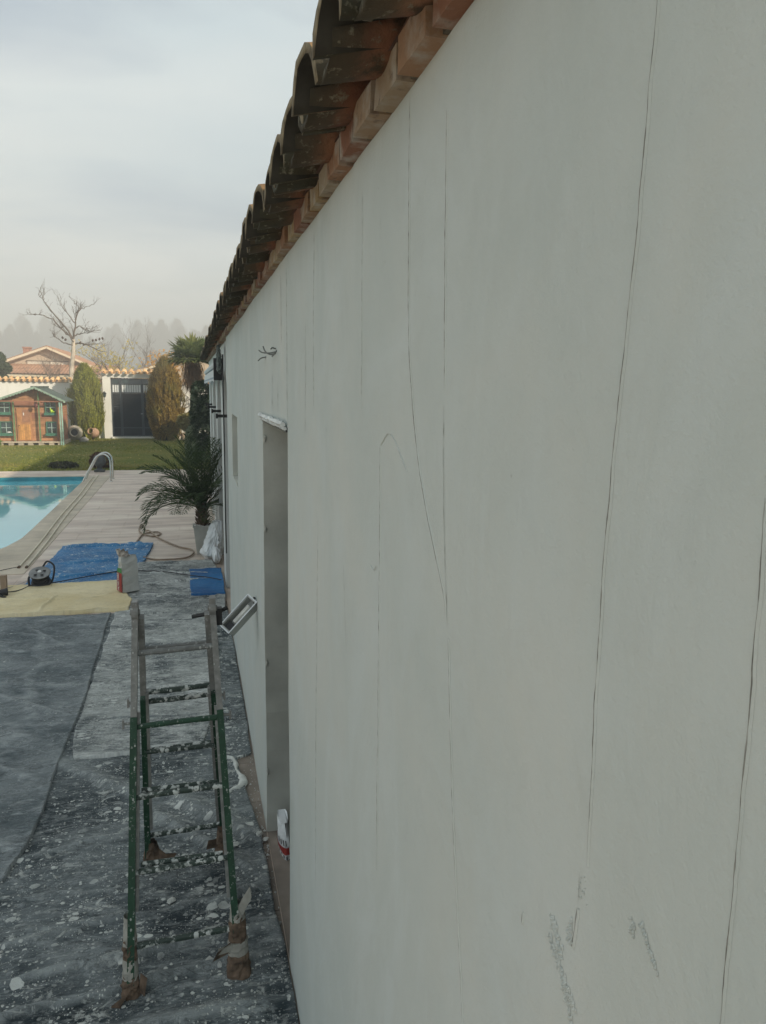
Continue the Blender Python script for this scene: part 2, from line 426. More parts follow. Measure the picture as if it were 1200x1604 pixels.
CLOTH_B = clothmat('clean_grey_cloth', (0.12, 0.145, 0.155), (0.235, 0.262, 0.27), (0.55, 0.58, 0.58), 0.05, 0.09, fold=(1, 4, 1), big=0.15, dust_litk=.6, crinkle=1.0, lines=.55)
CLOTH_C = clothmat('dusty_grey_cloth', (0.10, 0.12, 0.128), (0.46, 0.48, 0.465), (0.82, 0.84, 0.81), 0.11, 0.21, fold=(1, 4, 1), big=0.8, dust_litk=.9, crinkle=1.2, lines=.7)
CLOTH_BLUE = clothmat('blue_tarp', (0.015, 0.14, 0.34), (0.03, 0.21, 0.46), (0.20, 0.42, 0.62), 0.0, 0.20, big=0.7, rough=0.5, dust_litk=.45)
CLOTH_BLUE2 = clothmat('blue_tarp_clean', (0.012, 0.11, 0.31), (0.02, 0.17, 0.42), (0.08, 0.28, 0.52), -0.05, 0.03, big=0.05, rough=0.5, dust_litk=.35)
CLOTH_BEIGE = clothmat('beige_sheet', (0.74, 0.61, 0.34), (0.85, 0.73, 0.46), (0.86, 0.79, 0.60), -0.02, 0.03, big=0.12, rough=0.6, dust_litk=.3)

GREEN_METAL = simple('green_ladder_paint', (0.012, 0.085, 0.035), 0.45, 0.0, var=0.3, scale=20, bump=0.2)
def splat(m0name, base, white, thr=0.10):
    m = Mat(m0name, 0.5, 0, 0.45); v = m.co(src='World')
    n = m.noise(v, 30, 5); s = m.ramp(m.voro(m.co((1, 1, 0.6), src='World'), 55), [(0.0, 1.0), (thr, 1.0), (thr + 0.05, 0.0)])
    k = m.ramp(m.noise(v, 25, 3), [(0.47, 0.0), (0.56, 1.0)])
    t = m.math('MAXIMUM', m.math('MULTIPLY', s, k), m.ramp(m.noise(v, 60, 5, 0.7), [(0.60, 0.0), (0.66, 0.7)]))
    c = m.mix(m.ramp(n, [(0.35, 0.0), (0.65, 1.0)]), base, tuple(x * 1.5 for x in base))
    m.base(m.mix(t, c, white)); m.bump(t, 0.5, 0.003); return m.m
GREEN_RAIL = splat('green_rail_splattered', (0.006, 0.038, 0.017), (0.4, 0.42, 0.39), 0.18)
GREY_RAIL = splat('grey_rail_splattered', (0.17, 0.17, 0.16), (0.4, 0.41, 0.39), 0.14)
RUNG = splat('dark_rung_splattered', (0.020, 0.034, 0.026), (0.55, 0.57, 0.54), 0.55)
GREY_RUNG = splat('grey_rung_splattered', (0.12, 0.125, 0.12), (0.4, 0.41, 0.39), 0.25)
CARD = simple('cardboard', (0.125, 0.085, 0.058), 0.9, var=0.7, scale=25, bump=0.6)
TAPE = simple('masking_tape', (0.30, 0.29, 0.255), 0.7, var=0.22, scale=25)
BLACK = simple('black_plastic', (0.018, 0.018, 0.02), 0.5, var=0.3, bump=0.1)
DARKMETAL = simple('dark_iron', (0.03, 0.03, 0.03), 0.6, 0.3, var=0.3)
STEEL = simple('steel', (0.55, 0.56, 0.56), 0.28, 0.9, var=0.1, bump=0.05)
CHROME = simple('pool_rail_steel', (0.6, 0.6, 0.57), 0.25, 1.0, var=0.05, bump=0.0)
GALV = simple('pale_aluminium', (0.42, 0.43, 0.41), 0.5, 0.4, var=0.15)
CREAM = simple('cream_plastic', (0.62, 0.57, 0.44), 0.6, var=0.1)
HOSE = simple('hose_rubber', (0.27, 0.20, 0.14), 0.5, var=0.2)
WHITEBAG = simple('white_plastic_sack', (0.78, 0.81, 0.82), 0.45, var=0.12, scale=10, bump=0.4, bscale=25)
SACK = simple('grey_white_paper_sack', (0.50, 0.50, 0.47), 0.7, var=0.12, scale=9, bump=0.3)
RED = simple('red_print', (0.32, 0.03, 0.025), 0.6, var=0.15)
GREENP = simple('green_print', (0.05, 0.22, 0.06), 0.6, var=0.2)
WHITEP = simple('white_print', (0.7, 0.7, 0.68), 0.6, var=0.05)
BLACKP = simple('black_print', (0.02, 0.02, 0.03), 0.6, var=0.05)
WOOD = simple('raw_wood', (0.34, 0.25, 0.18), 0.8, var=0.2)
ANTHR = simple('anthracite_metal', (0.013, 0.016, 0.019), 0.75, 0.0, var=0.15)
ANTHR2 = simple('anthracite_frame', (0.055, 0.065, 0.075), 0.45, 0.2, var=0.15)
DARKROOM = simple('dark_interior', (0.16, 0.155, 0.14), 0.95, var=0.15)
GLASS = Mat('window_glass', 0.05, 0, 0.8); GLASS.base((0.03, 0.05, 0.05)); GLASS = GLASS.m
POTM = simple('stone_grey_pot', (0.42, 0.42, 0.38), 0.7, var=0.12)
PEBBLE = simple('white_pebble', (0.7, 0.68, 0.63), 0.8, var=0.15)
TERRA = simple('terracotta', (0.38, 0.24, 0.16), 0.85, var=0.3, scale=5)
STONEJ = simple('weathered_jar', (0.42, 0.38, 0.30), 0.9, var=0.35, scale=5)
ROCK = simple('pale_rock', (0.45, 0.42, 0.37), 0.9, var=0.3, scale=5)
URN = simple('dark_stone_urn', (0.07, 0.075, 0.075), 0.8, var=0.3)
BARKW = simple('pale_bark', (0.50, 0.43, 0.35), 0.9, var=0.3, scale=4)
BARKD = simple('brown_bark', (0.16, 0.12, 0.09), 0.9, var=0.3, scale=4)
BARKT = simple('twig_bark', (0.13, 0.10, 0.08), 0.9, var=0.3, scale=4)
PALMTRUNK = simple('fibrous_palm_trunk', (0.10, 0.065, 0.04), 0.95, var=0.5, scale=20, bump=0.9)

# ------------------------------------------------------------------ ground, terrace, lawn, pool
D = 0.333
XR = 0.333
M().box(-900, 900, -60, 1500, -0.7, -0.30).build('ground', simple('far_ground', (0.10, 0.11, 0.05), 0.95, var=0.3, scale=0.05, bump=0))['kind'] = 'structure'

def pool_edge_x(y):      # right-hand pool edge
    if y >= 12: return -2.48 - (y - 12) * 0.008
    dy_ = 12 - y
    return -2.48 - 3.3 + math.sqrt(max(0, 3.3 ** 2 - dy_ ** 2))
slab = M()
ys = [12 - 3.3 * sin(t * pi / 2 / 14) for t in range(15)]
ys_all = [19.9] + ys
for i in range(len(ys_all) - 1):
    y1, y0 = ys_all[i], ys_all[i + 1]
    x1, x0 = pool_edge_x(y1), pool_edge_x(y0)
    slab.add([(x0, y0, -0.004), (6, y0, -0.004), (6, y1, -0.004), (x1, y1, -0.004), (x0, y0, -0.29), (x1, y1, -0.29)],
             [(0, 1, 2, 3), (0, 3, 5, 4)])
slab.add([(-30, -6, -0.004), (6, -6, -0.004), (6, 8.7, -0.004), (-5.78, 8.7, -0.004), (-30, 8.7, -0.004), (-5.78, 8.7, -0.29), (-30, 8.7, -0.29)],
         [(0, 1, 2, 3, 4), (4, 3, 5, 6)])
slab.add([(-30, 19.9, -0.004), (6, 19.9, -0.004), (6, 21.2, -0.004), (-30, 21.2, -0.004), (-30, 19.9, -0.29), (-2.543, 19.9, -0.29), (-2.543, 19.9, -0.004)],
         [(0, 6, 1, 2, 3), (0, 4, 5, 6)])
terrace = slab.build('terrace', GROUT); terrace['kind'] = 'structure'

def slab_tile(name, x0, x1, y0, y1, m, parent, z=0.0):
    g = 0.0009
    me = M()
    b = 0.0015
    xs = (x0 + g, x1 - g); yy = (y0 + g, y1 - g)
    me.add([(xs[0], yy[0], -0.012), (xs[1], yy[0], -0.012), (xs[1], yy[1], -0.012), (xs[0], yy[1], -0.012),
            (xs[0] + b, yy[0] + b, z), (xs[1] - b, yy[0] + b, z), (xs[1] - b, yy[1] - b, z), (xs[0] + b, yy[1] - b, z)],
           [(0, 1, 5, 4), (1, 2, 6, 5), (2, 3, 7, 6), (3, 0, 4, 7), (4, 5, 6, 7)])
    return me.build(name, m, parent)
SHADEP = simple('shaded_brown_paver', (0.245, 0.205, 0.17), 0.8, var=.3, scale=5, randv=.08)  # paving by the wall, its low light darkened into the colour
# pavers, 0.60 deep rows of 0.33 wide tiles, staggered
row = 0
y = 7.6
while y < 21.15:
    y1 = min(y + 0.45, 21.2)
    x = -2.02 - (0.30 if row % 2 else 0.0)
    if y >= 19.95: x -= 2.4
    while x < XR:
        x1 = min(x + 0.6, XR + 0.001)
        xa = max(x, -2.02 if y < 19.95 else -4.6)
        if x1 - xa > 0.03:
            slab_tile('paving_tile', xa, x1, y, y1, PAVE, terrace, rnd.uniform(-0.0008, 0.0008))
        x += 0.6
    y += 0.45; row += 1
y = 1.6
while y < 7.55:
    slab_tile('paving_tile', -0.1, XR, y, y + 0.45, SHADEP, terrace, 0); y += 0.45
# door threshold paving
# coping stones along pool
yy = 19.9
def off(y):
    return pool_edge_x(y) - 0.02
prev = 19.9
cop_ys = [19.9 - i * 0.62 for i in range(13)] + [11.8, 11.25, 10.75, 10.3, 9.9, 9.55]
for a_, b_ in zip(cop_ys[:-1], cop_ys[1:]):
    xa, xb = off(a_), off(b_)
    g = 0.003
    ca = -2.025; 
    vsx = [(xb, b_ + g, -0.012), (ca, b_ + g, -0.012), (ca, a_ - g, -0.012), (xa, a_ - g, -0.012),
           (xb, b_ + g, 0.004), (ca, b_ + g, 0.004), (ca, a_ - g, 0.004), (xa, a_ - g, 0.004),]
    M().add(vsx, [(0, 1, 5, 4), (1, 2, 6, 5), (2, 3, 7, 6), (3, 0, 4, 7), (4, 5, 6, 7)]).build('coping_stone', COPING, terrace)
x = -4.6
while x > -9:
    slab_tile('coping_stone', x - 0.6, x, 19.86, 20.3, COPING, terrace, 0.004)
    slab_tile('coping_stone', x - 0.6, x, 20.3, 21.2, PAVE, terrace, 0.0)
    x -= 0.6
x = -2.55
while x > -4.5:
    slab_tile('coping_stone', max(x - 0.6, -4.6), x, 19.56 + 0.32, 19.94, COPING, terrace, 0.006); x -= 0.6
# near-left terrace tiles, partly under the dust sheets
y = 7.9
row = 0
while y < 9.9:
    x = -4.2 + (0.3 if row % 2 else 0)
    while x < -2.05:
        x1 = min(x + 0.6, -2.03)
        if not (y > 9.0 and x > -2.6 and False): 
            if (x1 < pool_edge_x(max(y + 0.45, 8.8)) + 9 and y + 0.45 < 9.56): slab_tile('paving_tile', x, x1, y, y + 0.45, PAVE, terrace, 0)
        x += 0.6
    y += 0.45; row += 1

# pool water and basin lining
wm = Mat('pool_water', 0.03, 0, 0.5)
v = wm.co(src='World')
wc = wm.ramp(wm.noise(v, 0.25, 3), [(0.35, (0.19, 0.62, 0.72)), (0.65, (0.24, 0.70, 0.78))])
wm.base(wc); wm.b.inputs['IOR'].default_value = 1.38
wm.b.inputs['Coat Weight'].default_value = 0.5; wm.b.inputs['Coat Roughness'].default_value = 0.02
wm.bump(wm.noise(wm.co((1, 1.5, 1), src='World'), 3.0, 3, 0.5), 0.06, 0.02)
wt = M()
wy = ys_all
pts = [(pool_edge_x(q) + 0.01, q) for q in wy] + [(-30, 8.7), (-30, 19.89)]
wt.add([(p[0], p[1], -0.11) for p in pts], [tuple(range(len(pts)))[::-1]])
wo = wt.build('pool_water', wm.m); wo['kind'] = 'structure'
TEAL = simple('pool_lining', (0.05, 0.26, 0.32), 0.3, var=0.2, scale=6)
ln = M()
x = -2.56
ln.box(-14, -2.552, 19.885, 19.897, -0.28, -0.014)
ln.build('pool_lining', TEAL, wo)

# lawn
gx = np.linspace(-26, 8, 180); gy = np.linspace(21.2, 47, 140)
X, Y = np.meshgrid(gx, gy); Z = 0.01 + 0.05 * (fbm(X * 0.5, Y * 0.5) - 0.5); Z[0, :] = 0.0
lm = Mat('lawn_grass', 0.95, 0, 0.1); v = lm.co(src='World')
n = lm.noise(v, 0.5, 5, 0.6); n2 = lm.noise(v, 9, 4, 0.7)
c = lm.ramp(n, [(0.35, (0.15, 0.18, 0.035)), (0.6, (0.24, 0.22, 0.05)), (0.75, (0.29, 0.23, 0.07))])
c = lm.mix(lm.ramp(n2, [(0.35, 0.55), (0.65, 0.0)]), c, (0.05, 0.065, 0.018))
lm.base(c); lm.bump(n2, 0.8, 0.05)
lawn = link('lawn', grid_mesh('lawn', X, Y, Z, lm.m)); lawn['kind'] = 'structure'
gb = M(); rg = random.Random(3)
for i in range(42000):
    x = rg.uniform(-9.5, 1.5); y = 21.25 + (rg.random() ** 1.4) * 12.4
    h = rg.uniform(0.02, 0.055); a = rg.uniform(0, pi); wd = 0.012 + 0.01 * rg.random()
    z = -0.005
    gb.add([(x - cos(a) * wd, y - sin(a) * wd, z), (x + cos(a) * wd, y + sin(a) * wd, z), (x + rg.uniform(-.03, .03), y + rg.uniform(-.03, .03), z + h)], [(0, 1, 2)])
go = gb.build('grass', leafmat('grass_blades', (0.15, 0.19, 0.03), (0.30, 0.29, 0.06), (0.36, 0.29, 0.10), scale=0.6, trans=0.3))
tag(go, 'short green and yellowing grass of the lawn', 'grass', kind='stuff')
lf = M()
for i in range(260):
    x = rg.uniform(-8, 0.5); y = rg.uniform(21.5, 33); a = rg.uniform(0, pi); s = rg.uniform(0.02, 0.045); z = 0.05
    lf.add([(x - cos(a) * s, y - sin(a) * s, z), (x + sin(a) * s * .6, y - cos(a) * s * .6, z + .01), (x + cos(a) * s, y + sin(a) * s, z + .015), (x - sin(a) * s * .6, y + cos(a) * s * .6, z)], [(0, 1, 2, 3)])
tag(lf.build('fallen_leaves', simple('fallen_leaf', (0.5, 0.38, 0.16), 0.9)), 'scattered dry tan leaves lying on the lawn', 'leaves', kind='stuff')

# ------------------------------------------------------------------ the building with the freshly plastered wall
bld = thing('outbuilding', 'long white outbuilding with a freshly plastered wall, doorway and tiled eaves on the right', 'building', (0, 0, 0))
WT = 2.75
DY0, DY1, DZ = 2.632, 3.55, 2.16
NY0, NY1, NZ0, NZ1 = 5.54, 6.27, 1.56, 2.08
YE = 7.08
def lines(a, b, step, must):
    L = set(round(q, 4) for q in np.arange(a, b, step)); L |= {b}
    for m_ in must:
        L = {q for q in L if abs(q - m_) > step * 0.45}; L.add(m_)
    return sorted(L)
LY = lines(-1.5, YE, 0.03, [-1.5, DY0, DY1, NY0, NY1, YE]); LZ = lines(0, WT, 0.035, [0.0, DZ, NZ0, NZ1, WT])
ny, nz = len(LY), len(LZ)
AY = np.array(LY)[:, None] * np.ones(nz); AZ = np.ones((ny, 1)) * np.array(LZ)[None, :]
AX = D + 0.010 * (fbm(AY * 1.3, AZ * 1.3, 3, 2) - 0.44) + 0.004 * (fbm(AY * 6, AZ * 2.5, 3, 4) - 0.44)
wallm = M()
nb = 0
jit = lambda a, s: 0.010 * (float(fbm(a * 14, s * 3.1, 3, 8)) - 0.44)
vv = []
for i in range(ny):
    for k in range(nz):
        y_, z_ = LY[i], LZ[k]; yy_ = y_
        if y_ in (DY0, DY1) and z_ <= DZ: yy_ += jit(z_, y_)
        if z_ == DZ and DY0 < y_ < DY1: z_ += jit(y_, 5)
        if y_ == YE: yy_ += jit(z_, 2) * 1.2
        vv.append((float(AX[i, k]), yy_, z_))
ff = []
def inhole(y_, z_):
    return (DY0 < y_ < DY1 and z_ < DZ) or (NY0 < y_ < NY1 and NZ0 < z_ < NZ1)
for i in range(ny - 1):
    for k in range(nz - 1):
        if inhole((LY[i] + LY[i + 1]) / 2, (LZ[k] + LZ[k + 1]) / 2): continue
        ff.append((i * nz + k, i * nz + k + 1, (i + 1) * nz + k + 1, (i + 1) * nz + k))
wallm.add(vv, ff)
wall = wallm.build('plastered_wall', PLASTER, bld, smooth=True)
# reveals (own mesh, slightly darker older plaster) and room behind the doorway
rev = M(); iy = {y_: i for i, y_ in enumerate(LY)}; iz = {z_: k for k, z_ in enumerate(LZ)}
def strip(front, back_x):
    base_ = len(rev.v); n_ = len(front)
    for p in front: rev.v.append(p)
    for p in front: rev.v.append((back_x, p[1], p[2]))
    for i_ in range(n_ - 1): rev.f.append((base_ + i_, base_ + i_ + 1, base_ + n_ + i_ + 1, base_ + n_ + i_))
kz = [k for k in range(nz) if LZ[k] <= DZ]
for yj in (DY0, DY1):
    strip([vv[iy[yj] * nz + k] for k in kz], D + 0.34)
strip([vv[i * nz + iz[DZ]] for i in range(iy[DY0], iy[DY1] + 1)], D + 0.34)
REVM = simple('grey_reveal_plaster', (0.50, 0.51, 0.46), 0.9, var=0.2, scale=3, bump=0.4, bscale=40)
rev.build('door_reveal', REVM, bld); rev = M()
strip([vv[iy[YE] * nz + k] for k in range(nz)], D + 0.3)
rev.build('corner_reveal', REVM, bld); rev = M()
for yj in (NY0, NY1):
    _n = 0; strip([vv[iy[yj] * nz + k] for k in range(iz[NZ0], iz[NZ1] + 1)], D + 0.16)
for zj in (NZ0, NZ1):
    strip([vv[i * nz + iz[zj]] for i in range(iy[NY0], iy[NY1] + 1)], D + 0.16)
rev.add([(D + .16, NY0 - .02, NZ0 - .02), (D + .16, NY1 + .02, NZ0 - .02), (D + .16, NY1 + .02, NZ1 + .02), (D + .16, NY0 - .02, NZ1 + .02)], [(0, 1, 2, 3)])
rev.build('niche_reveal', REVM, bld)
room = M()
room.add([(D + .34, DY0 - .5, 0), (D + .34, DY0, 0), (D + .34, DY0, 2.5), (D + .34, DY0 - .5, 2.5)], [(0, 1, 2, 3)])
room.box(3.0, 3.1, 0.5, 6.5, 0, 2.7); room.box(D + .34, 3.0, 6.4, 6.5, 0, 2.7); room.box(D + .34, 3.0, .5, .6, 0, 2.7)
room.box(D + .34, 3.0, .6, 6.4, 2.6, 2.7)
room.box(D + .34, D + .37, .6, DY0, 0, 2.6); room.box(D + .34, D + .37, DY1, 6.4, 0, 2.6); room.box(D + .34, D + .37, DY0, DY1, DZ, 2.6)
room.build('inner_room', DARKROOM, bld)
M().box(D + 0.002, 3.0, .6, 6.4, -0.015, 0.001).build('threshold_floor', SHADEP, bld)
# ragged lintel bead over the door
lb = M(); n_ = 36
for (dz, dxx, th) in ((0.012, -0.014, 0.010), (-0.004, -0.006, 0.007)):
    pts_ = [(D + dxx + rnd.uniform(-.003, .003), DY0 + 0.005 + (DY1 - DY0 + 0.02) * i / n_, DZ + dz + rnd.uniform(-.002, .002)) for i in range(n_ + 1)]
    lb.tube(pts_, [th * rnd.uniform(0.8, 1.2) for _ in pts_], 5)
lb.build('lintel_bead', simple('fresh_white_plaster', (0.66, 0.69, 0.68), 0.8), bld)
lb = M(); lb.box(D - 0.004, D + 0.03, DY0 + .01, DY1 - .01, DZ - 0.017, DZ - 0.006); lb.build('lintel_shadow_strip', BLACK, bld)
# blobs on the far jamb edge
for z_ in (2.06, 1.62, 0.93, 0.34):
    M().blob((D + 0.007, DY1 - 0.002, z_), 0.007, (1, 1, 2.6), 0.4).build('jamb_lump', REVM, bld)

# cracks: trowel joints in the render, ribbon of dark groove beside a tiny ridge
def wx(y_, z_):
    i = min(max(np.searchsorted(LY, y_), 1), ny - 1); k = min(max(np.searchsorted(LZ, z_), 1), nz - 1)
    return float(AX[i, k])
def axat(y_, z_):
    i = min(max(int(np.searchsorted(LY, y_)) - 1, 0), ny - 2); k = min(max(int(np.searchsorted(LZ, z_)) - 1, 0), nz - 2)
    a = (y_ - LY[i]) / (LY[i + 1] - LY[i]); b = (z_ - LZ[k]) / (LZ[k + 1] - LZ[k])
    a = min(max(a, 0), 1); b = min(max(b, 0), 1)
    return float((AX[i, k] * (1 - a) + AX[i + 1, k] * a) * (1 - b) + (AX[i, k + 1] * (1 - a) + AX[i + 1, k + 1] * a) * b)
def crack(pts_, w0, light=True, seed=1):
    P = smooth_path([(D, a, b) for a, b in pts_], 4); 
    tot = sum((P[i + 1] - P[i]).length for i in range(len(P) - 1)); step = 0.004
    Q = []
    for i in range(len(P) - 1):
        L = (P[i + 1] - P[i]).length; k = max(1, int(L / step))
        for j in range(k): Q.append(P[i].lerp(P[i + 1], j / k))
    Q.append(P[-1]); n_ = len(Q)
    m_ = M(); rd = M(); rr = random.Random(seed)
    wob = fbm(np.arange(n_) * 0.12, np.full(n_, seed * 3.3), 3, seed) - 0.44
    ww = fbm(np.arange(n_) * 0.35, np.full(n_, seed * 1.7 + 20), 3, seed)
    for i, q in enumerate(Q):
        t = i / max(1, n_ - 1); taper = min(1, t * 12 + 0.25, (1 - t) * 7 + 0.12)
        hw = w0 * .58 * taper * max(.5, (-0.4 + 2.9 * float(ww[i]))) / 2; y_ = q.y + 0.004 * float(wob[i]); x_ = axat(q.y, q.z) - 0.0010; ja, jb = rr.uniform(-.32, .32) * hw, rr.uniform(-.32, .32) * hw
        m_.v += [(x_, y_ - hw + ja, q.z), (x_, y_ + hw + jb, q.z)]
        rd.v += [(x_ + 0.0006, y_ - hw, q.z), (x_ - 0.0006 * taper, y_ - hw - min(w0, .003) * 0.55, q.z), (x_ + 0.0009, y_ - hw - min(w0, .003) * 1.5, q.z)]
        if i:
            b_ = 2 * (i - 1)
            m_.f.append((b_, b_ + 1, b_ + 3, b_ + 2))
            b_ = 3 * (i - 1)
            rd.f += [(b_, b_ + 1, b_ + 4, b_ + 3), (b_ + 1, b_ + 2, b_ + 5, b_ + 4)]
    m_.build('crack', CRACK, wall)
    if light: rd.build('trowel_ridge', PLASTER, wall)
crack([(1.156, 2.741), (1.14, 2.55), (1.13, 2.409), (1.105, 2.30), (1.062, 2.196), (1.0, 2.11), (0.929, 2.027), (.915, 1.99)], 0.0050, seed=1)
crack([(0.973, 2.66), (0.97, 2.5), (0.955, 2.3)], 0.0036, seed=2)
crack([(0.955, 2.28), (0.93, 2.10), (0.906, 1.98)], 0.0018, False, seed=3)
crack([(0.903, 1.967), (0.86, 1.7), (0.80, 1.44)], 0.0026, seed=4)
crack([(1.463, 2.677), (1.46, 2.5), (1.458, 2.261)], 0.0050, seed=5)
crack([(2.054, 2.72), (2.06, 2.5), (2.062, 2.23)], 0.0100, seed=6)
crack([(2.20, 2.5), (2.21, 2.3), (2.215, 2.15)], 0.0040, False, seed=26)
crack([(0.508, 2.62), (0.515, 2.45), (0.529, 2.231), (0.53, 2.05), (0.525, 1.885)], 0.0019, seed=7)
crack([(0.362, 2.24), (0.356, 2.1), (0.353, 1.87)], 0.0015, seed=8)
crack([(1.293, 2.197), (1.285, 1.9), (1.27, 1.367)], 0.0052, seed=9)
crack([(2.620, 2.71), (2.622, 2.4), (2.624, 2.18)], 0.0160, seed=10)
crack([(2.775, 2.706), (2.77, 2.45)], 0.0070, False, seed=11)
crack([(2.90, 2.33), (2.92, 2.2)], 0.0080, False, seed=16)
crack([(3.1, 2.36), (3.12, 2.22)], 0.0080, False, seed=17)
crack([(1.973, 1.95), (1.985, 1.5), (2.006, 0.772)], 0.0090, seed=12)
crack([(1.29, 2.20), (1.22, 2.225), (1.12, 2.17)], 0.0026, seed=13)
crack([(1.62, 1.90), (1.58, 1.70)], 0.0018, False, seed=14)
crack([(1.36, 1.962), (1.33, 1.958), (1.31, 1.972)], 0.0042, seed=15)
crack([(4.2, 2.2), (4.22, 2.0)], 0.006, False, seed=18)
crack([(4.9, 2.3), (4.92, 2.1)], 0.006, False, seed=19)
crack([(0.537, 1.835), (0.540, 1.805), (0.543, 1.79)], 0.0022, seed=20)
crack([(0.643, 1.75), (0.645, 1.735)], 0.0020, seed=21)
crack([(0.537, 1.87), (0.536, 1.84)], 0.0008, False, seed=22)
# rough scraped patches low on the wall
sp_ = M(); rr = random.Random(5)
def scrape(y0, z0, y1, z1, n, wd, sz):
    for i in range(n):
        t = rr.random(); q = rr.gauss(0, wd)
        y_ = y0 + (y1 - y0) * t + q * 0.8; z_ = z0 + (z1 - z0) * t + rr.gauss(0, wd * 0.7)
        r_ = sz * rr.uniform(0.4, 1.3)
        a = rr.uniform(0, pi); x_ = axat(y_, z_)
        vs = []
        k = rr.choice((4, 5, 6))
        for j in range(k):
            tt = 2 * pi * j / k; rq = r_ * rr.uniform(.6, 1.3)
            vs.append((x_ - 0.0003, y_ + rq * cos(tt) * 0.7, z_ + rq * sin(tt) * 1.4))
        vs.append((x_ - rr.uniform(0.0012, 0.0034), y_, z_))
        sp_.add(vs, [(j, (j + 1) % k, k) for j in range(k)])
scrape(0.580, 1.79, 0.560, 1.765, 90, 0.004, 0.0024)
scrape(0.583, 1.768, 0.535, 1.735, 130, 0.0035, 0.0022)
scrape(0.560, 1.75, 0.525, 1.70, 60, 0.0028, 0.002)
scrape(0.545, 1.815, 0.548, 1.79, 50, 0.003, 0.0018)
scrape(0.452, 1.885, 0.455, 1.875, 28, 0.0022, 0.0018)
scrape(0.444, 1.892, 0.420, 1.868, 50, 0.0014, 0.0020)
scrape(0.535, 1.875, 0.53, 1.84, 16, 0.006, 0.0009)
sp_.build('rough_patch', PLASTER, wall)['kind'] = 'stuff'
# raised trowel smears (slightly proud, same plaster)
sm = M()
def smear(y0, z0, y1, z1, wd):
    wd = wd * .8
    n_ = 14
    b_ = len(sm.v)
    for i in range(n_ + 1):
        t = i / n_; y_ = y0 + (y1 - y0) * t; z_ = z0 + (z1 - z0) * t; h_ = wd * sin(pi * t) ** .6 * rr.uniform(.7, 1.1) + 1e-4
        x_ = axat(y_, z_)
        dy__, dz__ = -(z1 - z0), (y1 - y0); L = math.hypot(dy__, dz__) or 1; dy__ /= L; dz__ /= L
        sm.v += [(x_ + .0006, y_ - dy__ * h_, z_ - dz__ * h_), (x_ - 0.0007, y_, z_), (x_ + .0006, y_ + dy__ * h_, z_ + dz__ * h_)]
        if i:
            c_ = b_ + 3 * (i - 1)
            sm.f += [(c_, c_ + 1, c_ + 4, c_ + 3), (c_ + 1, c_ + 2, c_ + 5, c_ + 4)]
smear(1.50, 2.44, 1.28, 2.52, 0.02); smear(1.02, 2.56, .95, 2.60, 0.006); smear(1.1, 2.44, 1.06, 2.60, 0.006)
smear(1.75, 2.62, 1.76, 2.40, 0.010); smear(2.4, 2.5, 2.41, 2.2, 0.012); smear(2.42, 2.0, 2.43, 1.3, 0.014); smear(1.85, 2.2, 1.84, 1.9, 0.01)
smear(1.32, 2.6, 1.31, 2.3, 0.01); smear(4.4, 2.5, 4.42, 1.9, .02); smear(5.2, 2.3, 5.2, 1.5, .02)
sm.build('trowel_smear', PLASTER, wall, smooth=True)['kind'] = 'stuff'

# cornice bricks
yb = 0.55; 
while yb < 13.9:
    j = rnd.uniform(-0.004, 0.004); prj = rnd.uniform(-0.006, 0.004)
    m_ = M().box(0.306 + prj, 0.52, yb + 0.008, yb + 0.134, 2.750 + j * .4, 2.802 + j * .4, 0.002)
    m_.build('brick', BRICK, bld); yb += 0.1425
M().box(0.328, 0.52, -1.5, 13.95, 2.754, 2.797).build('cornice_mortar', MORTAR, bld)

# eave tiles: arcs with thickness, sloping down to the outside (-x)
SL = 0.26
def tile_mesh(name, m, wid, sag, convex, L=0.44, th=0.016, taper=0.82, seed=0):
    q = M(); n_ = 9; rr_ = random.Random(seed)
    segs = 6
    for lay in (0, 1):
        for s_ in range(segs + 1):
            t = s_ / segs; w_ = (wid if convex else wid * taper) * (1 - t) + (wid * taper if convex else wid) * t
            for k in range(n_ + 1):
                a = -1 + 2 * k / n_; ang = a * pi / 2 * 0.94
                yq = sin(ang) * (w_ / 2 - (th if lay else 0)); zq = cos(ang) * (sag - (th if lay else 0)) * (w_ / wid)
                if not convex: zq = -zq
                jx = rr_.uniform(-.002, .002) if s_ == 0 else 0
                q.v.append((t * L + jx, yq, zq + t * L * SL + (rr_.uniform(-.0015, .0015))))
    W = n_ + 1; O = (segs + 1) * W
    for s_ in range(segs):
        for k in range(n_):
            a = s_ * W + k
            q.f.append((a, a + 1, a + W + 1, a + W)); q.f.append((O + a, O + a + W, O + a + W + 1, O + a + 1))
    for k in range(n_):
        q.f.append((k, O + k, O + k + 1, k + 1)); e = segs * W + k; q.f.append((e, e + 1, O + e + 1, O + e))
    for s_ in range(segs):
        a = s_ * W; q.f.append((a, a + W, O + a + W, O + a)); a = s_ * W + n_; q.f.append((a, O + a, O + a + W, a + W))
    me = q.mesh(name, m, True)
    if convex:   # shade of the hollow painted inside the barrel, lichen on the broken rim
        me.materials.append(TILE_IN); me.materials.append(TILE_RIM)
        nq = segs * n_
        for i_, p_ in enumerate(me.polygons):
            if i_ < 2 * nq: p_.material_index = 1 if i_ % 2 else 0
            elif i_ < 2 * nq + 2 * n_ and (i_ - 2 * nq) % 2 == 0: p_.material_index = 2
    return me
TILE_IN = simple('shade_inside_tile', (0.030, 0.027, 0.020), .95, var=.4, scale=20)  # near-black colour stands in for shade in the tile hollow
TILE_RIM = simple('lichen_tile_rim', (0.17, 0.14, 0.09), .95, var=.6, scale=40, bump=.6)
cov = [tile_mesh('cover_tile', mm, 0.156, 0.094, True, taper=.8, seed=i) for i, mm in enumerate((TILE, TILE_TIP, TILE, TILE))]
